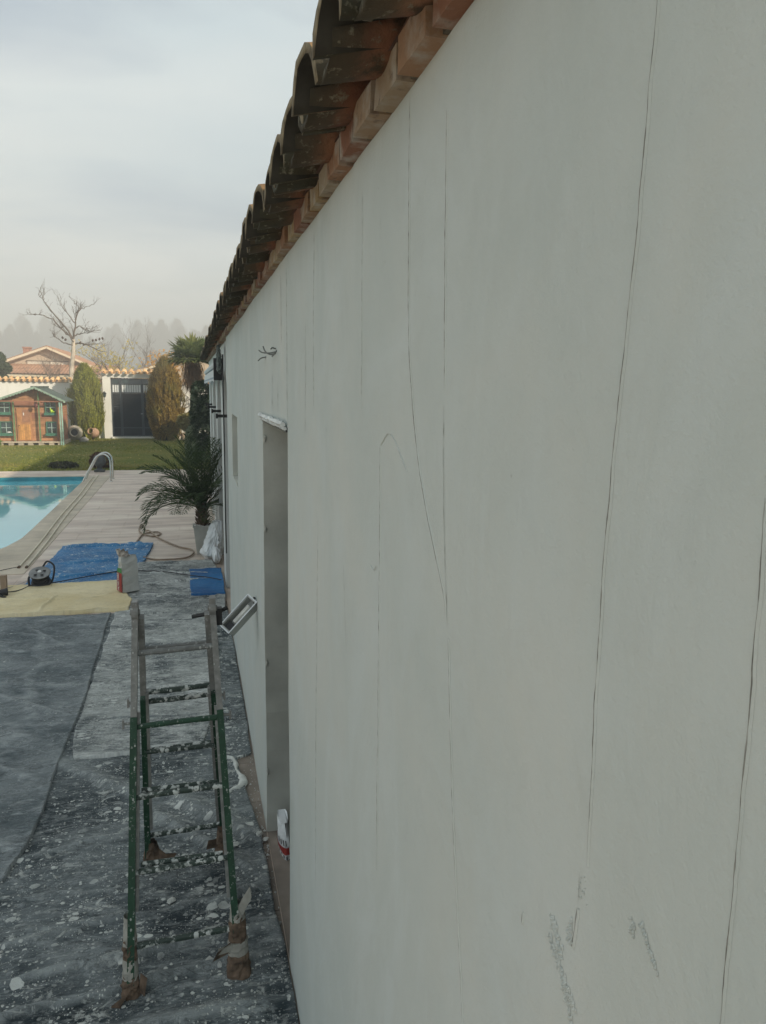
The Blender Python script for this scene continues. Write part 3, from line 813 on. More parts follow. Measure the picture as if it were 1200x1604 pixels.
chn = [tile_mesh('channel_tile', mm, 0.182, 0.060, False, seed=9 + i) for i, mm in enumerate((TILE_TIP, TILE, TILE))]
def mortar_mesh(seed):
    q = M(); rr_ = random.Random(seed)
    for i in range(9):
        q.blob((rr_.uniform(0.035, 0.06), rr_.uniform(-.045, .035), rr_.uniform(0.012, 0.034)), rr_.uniform(.013, .020), (1, 1, .9), 0.35, 8, 6)
    return q.mesh('tile_mortar', MORTAR, False)
mrt = [mortar_mesh(i) for i in range(5)]
P0 = 0.2215
k = 0
yt = 0.545
while yt < 13.9:
    o = link('channel_tile', rnd.choice(chn), bld, (0.218 + rnd.uniform(-.008, .008), yt, 2.812 + rnd.uniform(-.005, .005)))
    o.rotation_euler = (rnd.uniform(-.03, .03), 0, rnd.uniform(-.04, .04))
    o = link('cover_tile', rnd.choice(cov), bld, (0.203 + rnd.uniform(-.014, .008), yt + P0 / 2 - .012, 2.766 + rnd.uniform(-.007, .006)))
    o.rotation_euler = (rnd.uniform(-.05, .05), rnd.uniform(-.02, .02), .13 + rnd.uniform(-.05, .05))
    o = link('mortar_fill', rnd.choice(mrt), bld, (0.205 + rnd.uniform(0, .015), yt + P0 / 2 - .045, 2.795)); o.rotation_euler = (rnd.uniform(-.3, .3), 0, 0)
    yt += P0; k += 1
# upper courses, joined
up = M()
for c_ in range(1, 12):
    yt = -1.4
    while yt < 13.9:
        zz = 2.776 + 0.40 * c_ * SL + 0.012; x0_ = 0.214 + 0.40 * c_
        for (yc, wdt, sg, sign, dz) in ((yt, .17, .055, -1, .035), (yt + P0 / 2, .17, .078, 1, 0)):
            vs = []
            for xx in (0, 0.44):
                for kk in range(6):
                    an = (-1 + 2 * kk / 5) * pi / 2 * .94
                    vs.append((x0_ + xx, yc + sin(an) * wdt / 2, zz + dz + xx * SL + sign * cos(an) * sg - (0.0 if xx == 0 else .012)))
            up.add(vs, [(i, i + 1, i + 7, i + 6) for i in range(5)])
        yt += P0
up.build('upper_roof_tiles', TILE, bld, smooth=False)['kind'] = 'stuff'
rb = M(); rb.add([(0.30, -1.5, 2.800), (0.30, 13.95, 2.800), (5.0, 13.95, 2.800 + 4.7 * SL - .01), (5.0, -1.5, 2.80 + 4.7 * SL - .01), (9.6, 13.95, 2.85), (9.6, -1.5, 2.85)],
                 [(0, 1, 2, 3), (3, 2, 4, 5)])
rb.build('roof_deck', simple('roof_deck', (0.12, 0.07, 0.05), 0.95), bld)
# body of the building behind, then a storey added for its shade
bd = M(); bd.box(3.11, 9.4, -1.5, 13.9, 0, 2.84); bd.build('rear_wall', WHITE, bld)
ub = M(); ub.box(3.9, 9.4, -0.5, 23.5, 2.9, 5.35); ub.box(4.2, 9.4, 13.9, 23.5, 0, 2.9); ub.build('added_shade_storey', WHITE, bld)  # unseen upper block added to cast shade on deck and lawn
ur = M(); ur.add([(3.5, -.9, 5.3), (3.5, 23.9, 5.3), (6.6, 23.9, 6.1), (6.6, -.9, 6.1), (9.8, 23.9, 5.3), (9.8, -.9, 5.3)], [(0, 1, 2, 3), (3, 2, 4, 5)])
ur.build('added_shade_roof', TILE, bld)  # roof of the added shading block, out of view

# arcade part with arched openings
AXF = 0.352
arc = M(); th_ = 0.30
ARCH = [(7.32, 8.42), (8.92, 10.22), (10.72, 12.02), (12.52, 13.62)]
AEND = 14.2; ASP, AZT = 1.95, 2.80
cuts = [YE + 0.0] + [q for a_ in ARCH for q in a_] + [AEND]
for i in range(0, len(cuts), 2):
    arc.box(AXF, AXF + th_, cuts[i], cuts[i + 1], 0, ASP)
for a0, a1 in ARCH:
    n_ = 16; cy = (a0 + a1) / 2; ra = (a1 - a0) / 2; rz = 0.52
    for xx, flip in ((AXF, 0), (AXF + th_, 1)):
        for i in range(n_):
            t0, t1 = pi - pi * i / n_, pi - pi * (i + 1) / n_
            p = [(xx, cy + ra * cos(t0), ASP + rz * sin(t0)), (xx, cy + ra * cos(t1), ASP + rz * sin(t1)), (xx, cy + ra * cos(t1), AZT), (xx, cy + ra * cos(t0), AZT)]
            arc.add(p, [(0, 1, 2, 3)])
    for i in range(n_):
        t0, t1 = pi - pi * i / n_, pi - pi * (i + 1) / n_
        arc.add([(AXF, cy + ra * cos(t0), ASP + rz * sin(t0)), (AXF, cy + ra * cos(t1), ASP + rz * sin(t1)),
                 (AXF + th_, cy + ra * cos(t1), ASP + rz * sin(t1)), (AXF + th_, cy + ra * cos(t0), ASP + rz * sin(t0))], [(0, 1, 2, 3)])
for i in range(0, len(cuts), 2):
    arc.add([(AXF, cuts[i], ASP), (AXF, cuts[i + 1], ASP), (AXF, cuts[i + 1], AZT), (AXF, cuts[i], AZT)], [(0, 1, 2, 3)])
arc.build('arcade_wall', ARCADE, bld)
M().box(3.0, 3.1, 6.6, 14.2, 0, 2.8).build('porch_back_wall', WHITE, bld)
for yb_ in (7.9, 9.5, 11.4, 13.1):
    m_ = M(); m_.box(0.262, 0.50, yb_ - 0.02, yb_ + 0.02, 1.985, 2.015); m_.box(0.255, 0.275, yb_ - 0.028, yb_ + 0.028, 1.975, 2.025)
    m_.build('iron_bracket', DARKMETAL, bld)
m_ = M(); m_.tube(smooth_path([(0.325, 7.62, 2.62), (0.322, 7.62, 2.3), (0.324, 7.60, 1.6), (0.32, 7.55, 1.15), (0.318, 7.5, 0.9), (0.32, 7.5, 0.62)], 6), 0.007, 6)
m_.build('drop_cable', BLACK, bld)

# awning rolled up under the eave
aw = thing('awning', 'rolled up awning with fringed white valance under the far eaves', 'awning', (0.3, 8.0, 2.5))
ST = Mat('valance_stripe', 0.8); v = ST.co(src='World')
sepx = ST.n('ShaderNodeSeparateXYZ'); ST.l(v, sepx.inputs[0])
s_ = ST.math('FRACT', ST.math('MULTIPLY', sepx.outputs['Z'], 9.0))
ST.base(ST.mix(ST.ramp(s_, [(0.42, 0.0), (0.5, 1.0), (0.62, 1.0), (0.7, 0.0)]), (0.58, 0.60, 0.60), (0.28, 0.33, 0.38)))
va = M(); n_ = 60
for i in range(n_ + 1):
    y_ = 8.25 + 5.6 * i / n_; x_ = 0.255 + 0.006 * sin(i * 1.3)
    z1_ = 2.50 - 0.01; zb = 2.36 + 0.014 * sin(i * 1.9)
    va.v += [(x_ + .01, y_, z1_), (x_ + .004 * sin(i * 2.2), y_, zb)]
    if i: b_ = 2 * (i - 1); va.f.append((b_, b_ + 1, b_ + 3, b_ + 2))
va.v = local(aw, va.v); va.build('valance', ST.m, aw)
fr = M()
for i in range(230):
    y_ = 8.25 + 5.6 * i / 230; zb = 2.362
    fr.v += local(aw, [(0.2585, y_, zb), (0.2585, y_ + .013, zb), (0.252 + rnd.uniform(-.006, .006), y_ + .006 + rnd.uniform(-.01, .01), zb - rnd.uniform(.03, .06))]); b_ = 3 * i; fr.f.append((b_, b_ + 1, b_ + 2))
o = fr.build('fringe', simple('blue_grey_fringe', (0.15, 0.20, 0.26), 0.8), aw)
M().tube(local(aw, [(0.30, 8.2, 2.55), (0.30, 13.9, 2.55)]), 0.045, 10).build('fabric_roll', ST.m, aw)
m_ = M(); m_.box(-.05, .04, .12, .24, -.13, .10); m_.build('end_bracket', BLACK, aw)
# tangle of cables at the corner
tg = M(); r3 = random.Random(8)
for i in range(13):
    a = r3.uniform(0, 6.28); c0 = Vector((0.30, 7.75, 2.62)); L = []
    for j in range(14):
        t = j / 13 * 6.28 * r3.uniform(.7, 1.0); L.append(c0 + Vector((r3.uniform(-.02, .02) - .01, cos(t + a) * (.16 + .04 * r3.random()), sin(t + a) * .10 - .02 * i / 3 + r3.uniform(-.015, .015))))
    tg.tube(L, 0.006, 5)
tag(tg.build('cable_bundle', simple('grey_cable', (0.12, 0.14, 0.13), 0.6)), 'tangled bundle of dark cables hanging under the eaves beyond the plastered wall', 'cables')

# bare wire ends high on the wall
def wires(loc, paths, label):
    o = thing('wire_stub', label, 'wires', loc)
    for p in paths:
        M().tube(smooth_path(local(o, p), 5), 0.0028, 6).build('wire', simple('sheath_grey', (0.13, 0.14, 0.13), 0.6), o)
wires((D, 2.96, 2.44), [[(D, 2.96, 2.435), (D - .02, 3.0, 2.43), (D - .035, 3.05, 2.445), (D - .04, 3.08, 2.465)], [(D, 2.95, 2.44), (D - .02, 3.02, 2.437), (D - .045, 3.06, 2.44), (D - .055, 3.10, 2.45)],
      [(D, 2.93, 2.445), (D - .012, 2.92, 2.43), (D - .02, 2.93, 2.42)], [(D, 2.955, 2.45), (D - .015, 2.96, 2.455), (D - .02, 2.97, 2.45)]], 'longer bunch of cut wire ends sticking out of the plaster above the doorway')
wires((D, 3.36, 2.43), [[(D, 3.36, 2.435), (D - .02, 3.38, 2.43), (D - .03, 3.42, 2.42)], [(D, 3.35, 2.435), (D - .015, 3.40, 2.432), (D - .02, 3.43, 2.43)]], 'shorter pair of cut wire ends in the plaster, farther along above the doorway')

# wall light hanging off its wires beside the doorway
wl = thing('wall_light', 'pale aluminium bulkhead light hanging tilted from the wall beyond the doorway', 'wall light', (D, 4.10, 1.08))
e = Vector((-0.135, -0.03, -0.135)).normalized(); nrm = Vector((-0.45, -0.55, 0.5)); nrm = (nrm - e * nrm.dot(e)).normalized(); sd_ = e.cross(nrm)
cc_ = Vector((-0.095, -0.10, -0.03))
hous = M()
hous.bbox(cc_ - nrm * 0.034, e, sd_, nrm, 0.104, 0.036, 0.006)
for sgn in (-1, 1):
    hous.bbox(cc_ + sd_ * sgn * 0.036 - nrm * 0.01, e, sd_, nrm, 0.108, 0.004, 0.026)
    hous.bbox(cc_ + e * sgn * 0.106 - nrm * 0.01, e, sd_, nrm, 0.004, 0.0398, 0.0255)
hous.build('housing', GALV, wl)
rim = M()
for sgn in (-1, 1):
    rim.bbox(cc_ + sd_ * sgn * 0.040 + nrm * 0.018, e, sd_, nrm, 0.114, 0.003, 0.003)
    rim.bbox(cc_ + e * sgn * 0.112 + nrm * 0.0183, e, sd_, nrm, 0.003, 0.043, 0.003)
rim.build('rim', STEEL, wl)
M().tube([cc_ - e * 0.07 - nrm * 0.012, cc_ + e * 0.05 - nrm * 0.012], 0.016, 10).build('bulb', simple('frosted_tube', (0.6, 0.6, 0.56), 0.3), wl)
M().bbox(cc_ + e * 0.08 - nrm * 0.012, e, sd_, nrm, 0.02, 0.026, 0.012).build('socket', BLACK, wl)
M().tube(smooth_path([cc_ - e * 0.10 - nrm * .02, Vector((-0.01, 0.0, 0.035)), Vector((0.005, 0.02, 0.02))], 5), 0.006, 6).build('wire', BLACK, wl)
M().lathe([(0, 0), (.028, 0), (.028, .02), (0, .02)], 12, mat=Matrix.Rotation(-pi / 2, 3, 'Y')).build('wall_plate', GALV, wl)

# ------------------------------------------------------------------ dust sheets
def sheet(name, y0, y1, left, right, m, label, cat='dust sheet', z=0.004, step=0.016, amp=1.0, folds=(), seed=1, rag=0.008, ax=(1.6, 5.5), curl=0.004):
    ly = [p[1] for p in left]; lx = [p[0] for p in left]; ry = [p[1] for p in right]; rx = [p[0] for p in right]
    nyy = max(20, int((y1 - y0) / step)); wmax = max(max(rx) - min(lx), .2); nxx = max(20, int(wmax / step))
    yy_ = np.linspace(y0, y1, nyy); u = np.linspace(0, 1, nxx)
    L = np.interp(yy_, ly, lx) + rag * (fbm(yy_ * 5, yy_ * 0 + seed) - .44) * 2; Rr = np.interp(yy_, ry, rx) + rag * (fbm(yy_ * 5, yy_ * 0 + seed + 7) - .44) * 2
    X = L[:, None] * (1 - u) + Rr[:, None] * u; Y = yy_[:, None] + 0 * X
    tt = np.linspace(0, 1, nyy)[:, None]
    edge = rag * 3 * (fbm(X * 2.2, X * 0 + seed + 3, 3) - .44)
    Y = Y + edge * (np.exp(-tt * 30) + np.exp(-(1 - tt) * 30))
    wrp = 0.35 * (fbm(X * 0.9, Y * 0.9, 3, seed + 20) - .44)
    Z = 0.017 * ridge((X + wrp) * ax[0], (Y + X * .15 + wrp * 1.5) * ax[1], 3, seed) ** 1.8 + 0.010 * ridge((X - Y * .5) * 2.6, (Y + X * .4) * 3.2, 2, seed + 4) ** 2
    Z = Z + 0.010 * ridge(X * 3.5 + wrp * 3, Y * 12 + X * 2, 2, seed + 6) ** 2
    Z = Z + 0.009 * ridge(X * 7 + wrp * 9, Y * 17 + X * 3, 3, seed + 14) ** 2
    Z = Z + 0.005 * fbm(X * 14, Y * 30, 3, seed + 9) + 0.003 * fbm(X * 45, Y * 60, 2, seed + 2)
    Z = Z * amp
    for (xa, ya, xb, yb2, wd, ht) in folds:
        dxx, dyy = xb - xa, yb2 - ya; L2 = dxx * dxx + dyy * dyy
        t = np.clip(((X - xa) * dxx + (Y - ya) * dyy) / L2, 0, 1)
        wob = 0.07 * (fbm(t * 5, t * 0 + seed + xa, 3) - .44)
        dd = ((Y - ya) * dxx - (X - xa) * dyy) / math.sqrt(L2) + wob
        far = np.hypot(X - (xa + t * dxx), Y - (ya + t * dyy)) - np.abs(dd)
        prof = np.where(dd > 0, np.exp(-(dd / (wd * 1.5)) ** 2), np.exp(-(dd / (wd * .5)) ** 2))
        Z = Z + 1.7 * ht * prof * np.clip((.10 - far) / .10, 0, 1) * (0.6 + .8 * fbm(t * 7, t * 0 + 3 + seed)) * np.sin(np.pi * np.clip(t, .02, .98)) ** .5
    d_edge = np.minimum(np.minimum(u[None, :] * wmax, (1 - u)[None, :] * wmax), np.minimum(tt, 1 - tt) * (y1 - y0))
    Z = Z + curl * np.exp(-d_edge / .012) * fbm(X * 7, Y * 7, 2, seed + 30) * 2
    Z = Z + z
    # thin hem turned down so the sheet has an edge
    X2 = np.pad(X, 1, 'edge'); Y2 = np.pad(Y, 1, 'edge'); Z2 = np.pad(Z, 1, 'edge')
    Z2[0, :] = Z2[-1, :] = 0.0005; Z2[:, 0] = Z2[:, -1] = 0.0005
    # plaster dust on the raised folds, also painting their crests as lit
    loc_ = Z - fbm(X * 3.0, Y * 6.0, 2, seed + 40) * .012
    du = np.clip((loc_ - np.percentile(loc_, 55)) / (np.percentile(loc_, 98) - np.percentile(loc_, 55) + 1e-6), 0, 1) * (0.35 + .9 * fbm(X * 9, Y * 20, 3, seed + 50))
    me_ = grid_mesh(name, X2, Y2, Z2, m)
    at_ = me_.attributes.new('dust', 'FLOAT', 'POINT'); at_.data.foreach_set('value', np.pad(du, 1, 'edge').ravel().astype(np.float32))  # holds both plaster dust and the painted lit crests
    o = link(name, me_); tag(o, label, cat); return o

EDGE_R = [(0.325, 0.4), (0.325, 2.337), (0.323, 2.70), (0.304, 2.937), (0.302, 3.519), (0.253, 3.971), (0.227, 4.32), (0.228, 4.36), (0.318, 4.40), (0.325, 5), (0.325, 7.7)]
F_A = [(-1.2, 2.72, 0.32, 2.86, .018, .022), (-1.2, 2.55, .32, 2.70, .02, .02), (-.2, 4.02, .28, 3.45, .05, .03), (-.9, 4.55, -.25, 3.95, .05, .022), (-.3, 3.9, .25, 3.2, .03, .018),
       (-1.0, 3.02, .3, 3.08, .014, .010), (-1.1, 3.3, .0, 3.22, .012, .008), (-.9, 2.95, -.3, 3.05, .014, .012), (.0, 3.02, .32, 3.13, .02, .02), (-.8, 5.9, .3, 6.1, .012, .008), (-.75, 5.1, .3, 5.0, .012, .01), (-.75, 6.6, .33, 6.5, .012, .012),
       (-.7, 7.3, .3, 7.2, .012, .012), (-1.1, 2.42, .3, 2.45, .03, .018), (-.9, 3.55, -.1, 3.75, .02, .012)]
sheet('dust_sheet', 0.4, 7.62, [(-2.4, 0.4), (-2.4, 7.6)], EDGE_R, CLOTH_A, 'dark grey dust sheet spattered with white plaster under the ladder and along the wall', z=0.004, step=0.0135, folds=F_A, seed=1, amp=1.0, ax=(1.1, 4.2))
sheet('dust_sheet', 3.38, 7.60, [(-3.2, 3.38), (-3.2, 7.6)], [(-0.98, 3.38), (-0.90, 3.42), (-0.84, 3.676), (-0.831, 4.085), (-0.83, 4.679), (-0.803, 5.346), (-0.82, 6.24), (-0.838, 7.58)], CLOTH_B,
      'cleaner dark blue-grey dust sheet at the left, lying over the spattered one', z=0.020, step=0.016, seed=5, amp=1.1, ax=(1.6, 2.6), rag=0.012, curl=0.008,
      folds=[(-2.2, 6.9, -1.3, 6.5, .02, .008), (-1.5, 5.7, -.9, 5.2, .02, .009), (-1.6, 4.9, -.9, 4.3, .02, .008), (-2.0, 6.0, -1.4, 6.15, .02, .008), (-1.3, 7.3, -.9, 7.2, .02, .008), (-1.5, 4.2, -1, 4.0, .02, .008), (-1.6, 7.35, -1.2, 6.8, .016, .01), (-1.3, 6.6, -.95, 6.75, .016, .008), (-1.4, 4.5, -1.1, 4.75, .02, .01)])
sheet('dust_sheet', 4.55, 7.66, [(-0.74, 4.55), (-.80, 4.8), (-.79, 7.6)], [(0.02, 4.55), (.10, 5.0), (.13, 5.3), (0.17, 5.9), (0.19, 7.66)], CLOTH_C, 'pale dust-whitened strip of sheet behind the top of the ladder', z=0.017, step=0.012, seed=8, amp=.8, ax=(2.2, 8), rag=.022)
sheet('dust_sheet', 7.52, 9.78, [(-0.66, 7.5), (-.66, 8.0), (-0.82, 8.74), (-0.76, 9.5), (-.70, 9.78)], [(.30, 7.5), (0.325, 8.1), (0.27, 9.3), (0.215, 9.78)], CLOTH_C,
      'crumpled whitish grey dust sheet between the paper sack and the wall', z=0.022, step=0.014, seed=12, amp=1.2, ax=(2.0, 5), rag=0.02,
      folds=[(-.7, 8.6, .3, 8.75, .02, .02), (-.6, 9.2, .2, 9.0, .02, .018), (-.6, 8.2, .3, 8.05, .02, .015)])
sheet('tarpaulin', 8.76, 11.06, [(-1.92, 8.76), (-1.84, 9.6), (-1.80, 11.06)], [(-.80, 8.76), (-.70, 9.268), (-.60, 10.5), (-.585, 11.06)], CLOTH_BLUE, 'large rumpled blue tarpaulin flecked with plaster, behind the cable reel', 'tarpaulin', z=0.012, step=0.018, seed=21,
      amp=1.3, ax=(1.4, 3.5), rag=0.02, folds=[(-1.8, 10.98, -.95, 10.95, .03, .03), (-.95, 11.0, -.6, 10.8, .05, .035), (-1.7, 9.9, -.7, 10.1, .03, .02), (-1.7, 9.2, -.8, 9.35, .03, .02)])
sheet('tarpaulin', 8.06, 9.21, [(-.045, 8.06), (-.06, 9.21)], [(0.322, 8.06), (0.322, 9.21)], CLOTH_BLUE2, 'small clean blue tarpaulin against the foot of the wall', 'tarpaulin', z=0.047, step=0.012, seed=27, amp=.7, ax=(2, 5), rag=0.01)
sheet('beige_sheet', 7.70, 8.82, [(-3.0, 7.70), (-3.0, 8.82)], [(-.68, 7.70), (-.66, 8.0), (-.83, 8.74), (-.86, 8.82)], CLOTH_BEIGE, 'beige protective sheet with creases in front of the blue tarpaulin', 'protective sheet', z=0.037, step=0.015, seed=33, amp=.6, ax=(1, 1.6), rag=0.03, curl=.012,
      folds=[(-1.53, 7.7, -1.45, 8.35, .012, .014), (-2.2, 8.3, -1.4, 8.2, .02, .008), (-1.2, 8.0, -.8, 8.4, .02, .006)])

# plaster splash and lumps
spl = M(); path_ = [(0.135, 4.40), (.175, 4.37), (.20, 4.35), (.215, 4.28), (.215, 4.20), (.235, 4.13), (.245, 4.07), (.225, 4.01), (.185, 3.99), (.15, 3.95)]
P = smooth_path([(a, b, 0.016) for a, b in path_], 5); r4 = random.Random(2)
wid = [0.006 + 0.010 * r4.random() for _ in P]
for i in range(len(P)):
    if 0.55 < i / len(P) < 0.85: wid[i] = .018 + .012 * r4.random()
    d_ = (P[min(i + 1, len(P) - 1)] - P[max(0, i - 1)]).normalized(); s2 = Vector((-d_.y, d_.x, 0))
    spl.v += [tuple(P[i] - s2 * wid[i] + Vector((0, 0, -.012))), tuple(P[i] - s2 * wid[i] * .7), tuple(P[i] + Vector((0, 0, .006 * r4.random()))), tuple(P[i] + s2 * wid[i] * .7), tuple(P[i] + s2 * wid[i] + Vector((0, 0, -.012)))]
    if i:
        b_ = 5 * (i - 1)
        for j in range(4): spl.f.append((b_ + j, b_ + j + 1, b_ + j + 6, b_ + j + 5))
spl.v = [(a, b, c + 0.006) for a, b, c in spl.v]
tag(spl.build('plaster_splash', PLASTER_CHIP, None, True), 'winding splash of set white plaster on the sheet beside the wall', 'plaster')
def chip(x, y, r_, label, z=.012, fl=.5):
    m_ = M(); m_.blob((0, 0, 0), r_, (1, 1.2, fl), .28, 8, 5)
    o = m_.build('plaster_lump', PLASTER_CHIP, None); o.location = (x, y, z + r_ * fl * .6); o.rotation_euler = (0, 0, rnd.uniform(0, 6)); tag(o, label, 'plaster lump'); return o
chip(.285, 3.50, .020, 'biggest rounded lump of plaster on the sheet edge near the doorway', z=.014, fl=.8)
chip(.318, 3.47, .013, 'plaster lump on the sheet, just right of the biggest one near the doorway', z=.012)
chip(-.32, 2.78, .020, 'flat pale plaster flake just left of the near left ladder foot', z=.018, fl=.25)
chip(.02, 2.70, .016, 'flat plaster flake just left of the near right ladder foot', z=.02, fl=.25)
chip(.30, 3.17, .011, 'small plaster lump on the bare paving strip halfway to the doorway bag', z=.004)
chip(.29, 2.83, .013, 'plaster lump at the sheet edge opposite the near ladder feet', z=.012)
chip(.315, 2.86, .010, 'narrow plaster lump on the paving beside the lump opposite the near ladder feet', z=.004)
chip(-.14, 3.10, .018, 'flat plaster flake between the left ladder rails', z=.016, fl=.25)
chip(.10, 3.70, .016, 'plaster flake beside the right far ladder foot', z=.018, fl=.3)
chip(.16, 3.45, .02, 'plaster flake right of the far ladder foot, near the cardboard', z=.018, fl=.3)
cr_ = M(); r5 = random.Random(9)
def heap(n, xa, xb, ya, yb2, s0, s1, z=0.018):
    for i in range(n):
        x = r5.uniform(xa, xb); y_ = r5.uniform(ya, yb2); s = s0 + (s1 - s0) * r5.random() ** 3
        a = [r5.uniform(.6, 1.3) * s for _ in range(5)]; ph = r5.uniform(0, 6)
        vs = [(x + a[j] * cos(ph + j * 1.257), y_ + a[j] * sin(ph + j * 1.257) * 1.1, z - .004) for j in range(5)] + [(x, y_, z + s * .55)]
        cr_.add(vs, [(j, (j + 1) % 5, 5) for j in range(5)])
heap(700, -1.1, .30, 2.35, 4.6, .0018, .009); heap(300, -.7, .28, 4.6, 7.5, .002, .009, .026); heap(170, .12, .30, 2.3, 4.6, .0015, .010, .015); heap(90, .29, .327, 2.6, 4.4, .0012, .006, .004)
heap(40, .26, .33, 3.3, 3.6, .003, .010, .012)
tag(cr_.build('plaster_crumbs', PLASTER_CHIP), 'white plaster crumbs strewn over the dust sheet and paving', 'crumbs', kind='stuff')

# ------------------------------------------------------------------ ladder
TOP = Vector((0, 3.0, 1.40))
def legplane(yf):
    f0 = Vector((0, yf, 0.012)); return lambda t: f0.lerp(TOP, t)
ld = thing('ladder', 'green and grey folding ladder set up as an A, its feet wrapped in taped cardboard', 'ladder', (-0.08, 3.0, 0))
def LP(x, p): return (x + 0.08, p.y - 3.0, p.z)
def xl(t): return -0.277 + (-0.236 + 0.277) * t
def xr(t): return 0.13 + (0.067 - 0.13) * t
for side, (yf, nm) in enumerate(((2.61, 'near'), (3.42, 'far'))):
    pf = legplane(yf); front = side == 0
    sgn = 0.0
    for xf, s in ((xl, 1), (xr, -1)):
        ins = s * (0.0 if front else 0.022)
        # outer green channel
        t0, t1 = (0.02, 0.715) if front else (0.03, 0.70)
        a, b = pf(t0), pf(t1)
        M().beam(LP(xf(t0) + ins, a), LP(xf(t1) + ins, b), 0.026, 0.044).build('outer_rail', GREEN_RAIL, ld)
        # inner grey rail, set inside
        u0 = 0.20 if front else 0.16
        a, b = pf(u0), pf(0.985)
        off_ = Vector((0, 0.012 if front else -0.012, 0.004))
        M().beam(LP(xf(u0) + ins + s * .020, a + off_), LP(xf(.72) + ins + s * .016, pf(.72) + off_), 0.012, 0.030).build('inner_rail', GREY_RAIL, ld)
        M().beam(LP(xf(.7155) + ins, pf(.7155)), LP(xf(.985) + ins, pf(.985)), 0.024, 0.036).build('inner_rail', GREY_RAIL, ld)
    ts = (.12, .308, .503, .69, .89) if front else (.127, .32, .494, .687, .722, .877)
    for t in ts:
        p = pf(t); sag = rnd.uniform(-.003, .003)
        xa, xb = xl(t) + .012 + (0 if front else .02), xr(t) - .012 - (0 if front else .02)
        m_ = RUNG if t < .75 else GREY_RUNG
        n_ = 10
        pts_ = [(xa + (xb - xa) * i / n_ + .08, p.y - 3.0, p.z + .010 * (i / n_ - .5) + sag * sin(pi * i / n_)) for i in range(n_ + 1)]
        rg_ = M(); rg_.tube(pts_, [.0122 + rnd.uniform(-.0010, .0012) for _ in pts_], 10); rg_.build('rung', GREEN_RAIL if t == .69 else m_, ld)
    for t in ((.308, .503) if front else (.494,)):
        p = pf(t) + Vector((0, .03 if front else -.03, .005))
        pts_ = [(xl(t) + .03 + (xr(t) - xl(t) - .06) * i / 8 + .08, p.y - 3.0, p.z) for i in range(9)]
        M().tube(pts_, .011, 8).build('rung', RUNG, ld)
for xf, s in ((xl, 1), (xr, -1)):
    x_ = xf(1) + .08
    m_ = M(); m_.tube([(x_ - .013, 0, 1.40), (x_ + .013, 0, 1.40)], .034, 16); m_.tube([(x_ - .019, 0, 1.40), (x_ + .019, 0, 1.40)], .012, 10)
    m_.bbox((x_, 0, 1.425), Vector((1, 0, 0)), Vector((0, 1, 0)), Vector((0, 0, 1)), .012, .024, .022)
    m_.build('hinge', GREY_RAIL, ld)
    for t, L in ((.755, .022), (.70, .040)):
        p = legplane(2.61)(t); x0_ = xf(t) + .08
        q = M(); q.tube([(x0_, p.y - 3, p.z), (x0_ - s * L, p.y - 3, p.z - .004)], .006, 8); q.bbox((x0_ - s * L, p.y - 3, p.z - .004), Vector((1, 0, 0)), Vector((0, 1, 0)), Vector((0, 0, 1)), .004, .007, .018)
        q.build('locking_pin', GREY_RAIL, ld)

def wrap(parent, x, yf, bands, seed, top=Vector((0, 3.0, 1.40))):
    rr_ = random.Random(seed)
    pf_ = legplane(yf)
    for (z0, z1, r0, r1, m_, nm) in bands:
        q = M(); n_, h_ = 16, 9; b_ = 0
        for i in range(h_ + 1):
            t = i / h_; z_ = z0 + (z1 - z0) * t; c_ = pf_(z_ / 1.4); r_ = r0 + (r1 - r0) * t
            for k in range(n_):
                a = 2 * pi * k / n_
                f_ = .86 + (0.15 if m_ is TAPE else 0.55) * (float(fbm(k * .9 + seed, i * .8, 2, seed)) - .4) + (.10 * math.cos(2 * a)) + rr_.uniform(-.05, .05)
                if k == 0: f0 = f_
                sx = x + .08 + r_ * f_ * cos(a) * .85; 
                q.v.append((sx, c_.y - 3 + r_ * f_ * sin(a), max(.008, z_ + rr_.uniform(-.006, .006) * (2 if (i in (0, h_) and m_ is CARD) else .5))))
        for i in range(h_):
            for k in range(n_):
                k2 = (k + 1) % n_; q.f.append((i * n_ + k, i * n_ + k2, (i + 1) * n_ + k2, (i + 1) * n_ + k))
        q.build(nm, m_, parent)
wrap(ld, -.277, 2.61, [(.0, .08, .050, .034, CARD, 'cardboard_wrap'), (.07, .14, .037, .034, TAPE, 'tape'), (.13, .20, .035, .033, CARD, 'cardboard_wrap'), (.185, .285, .034, .026, TAPE, 'tape')], 1)
wrap(ld, .128, 2.61, [(.0, .10, .064, .044, CARD, 'cardboard_wrap'), (.095, .145, .050, .047, TAPE, 'tape'), (.14, .225, .044, .038, CARD, 'cardboard_wrap'), (.215, .275, .040, .026, TAPE, 'tape')], 2)
wrap(ld, -.235, 3.42, [(.0, .14, .055, .030, CARD, 'cardboard_wrap')], 3)
wrap(ld, .10, 3.42, [(.0, .15, .055, .030, CARD, 'cardboard_wrap'), (.13, .20, .032, .028, CARD, 'cardboard_wrap')], 4)
def flap(pts_, m_, nm):
    q = M(); q.add([(p[0] + .08, p[1] - 3, p[2]) for p in pts_], [tuple(range(len(pts_)))]); 
    q.add([(p[0] + .081, p[1] - 2.997, p[2] + .002) for p in pts_], [tuple(range(len(pts_)))[::-1]]); q.build(nm, m_, ld)
flap([(.125, 2.66, .25), (.150, 2.655, .235), (.185, 2.66, .30), (.180, 2.665, .345), (.150, 2.665, .30)], TAPE, 'tape')
flap([(.09, 2.60, .12), (.03, 2.57, .12), (.01, 2.56, .09), (.045, 2.565, .155), (.10, 2.60, .165)], CARD, 'cardboard_flap')
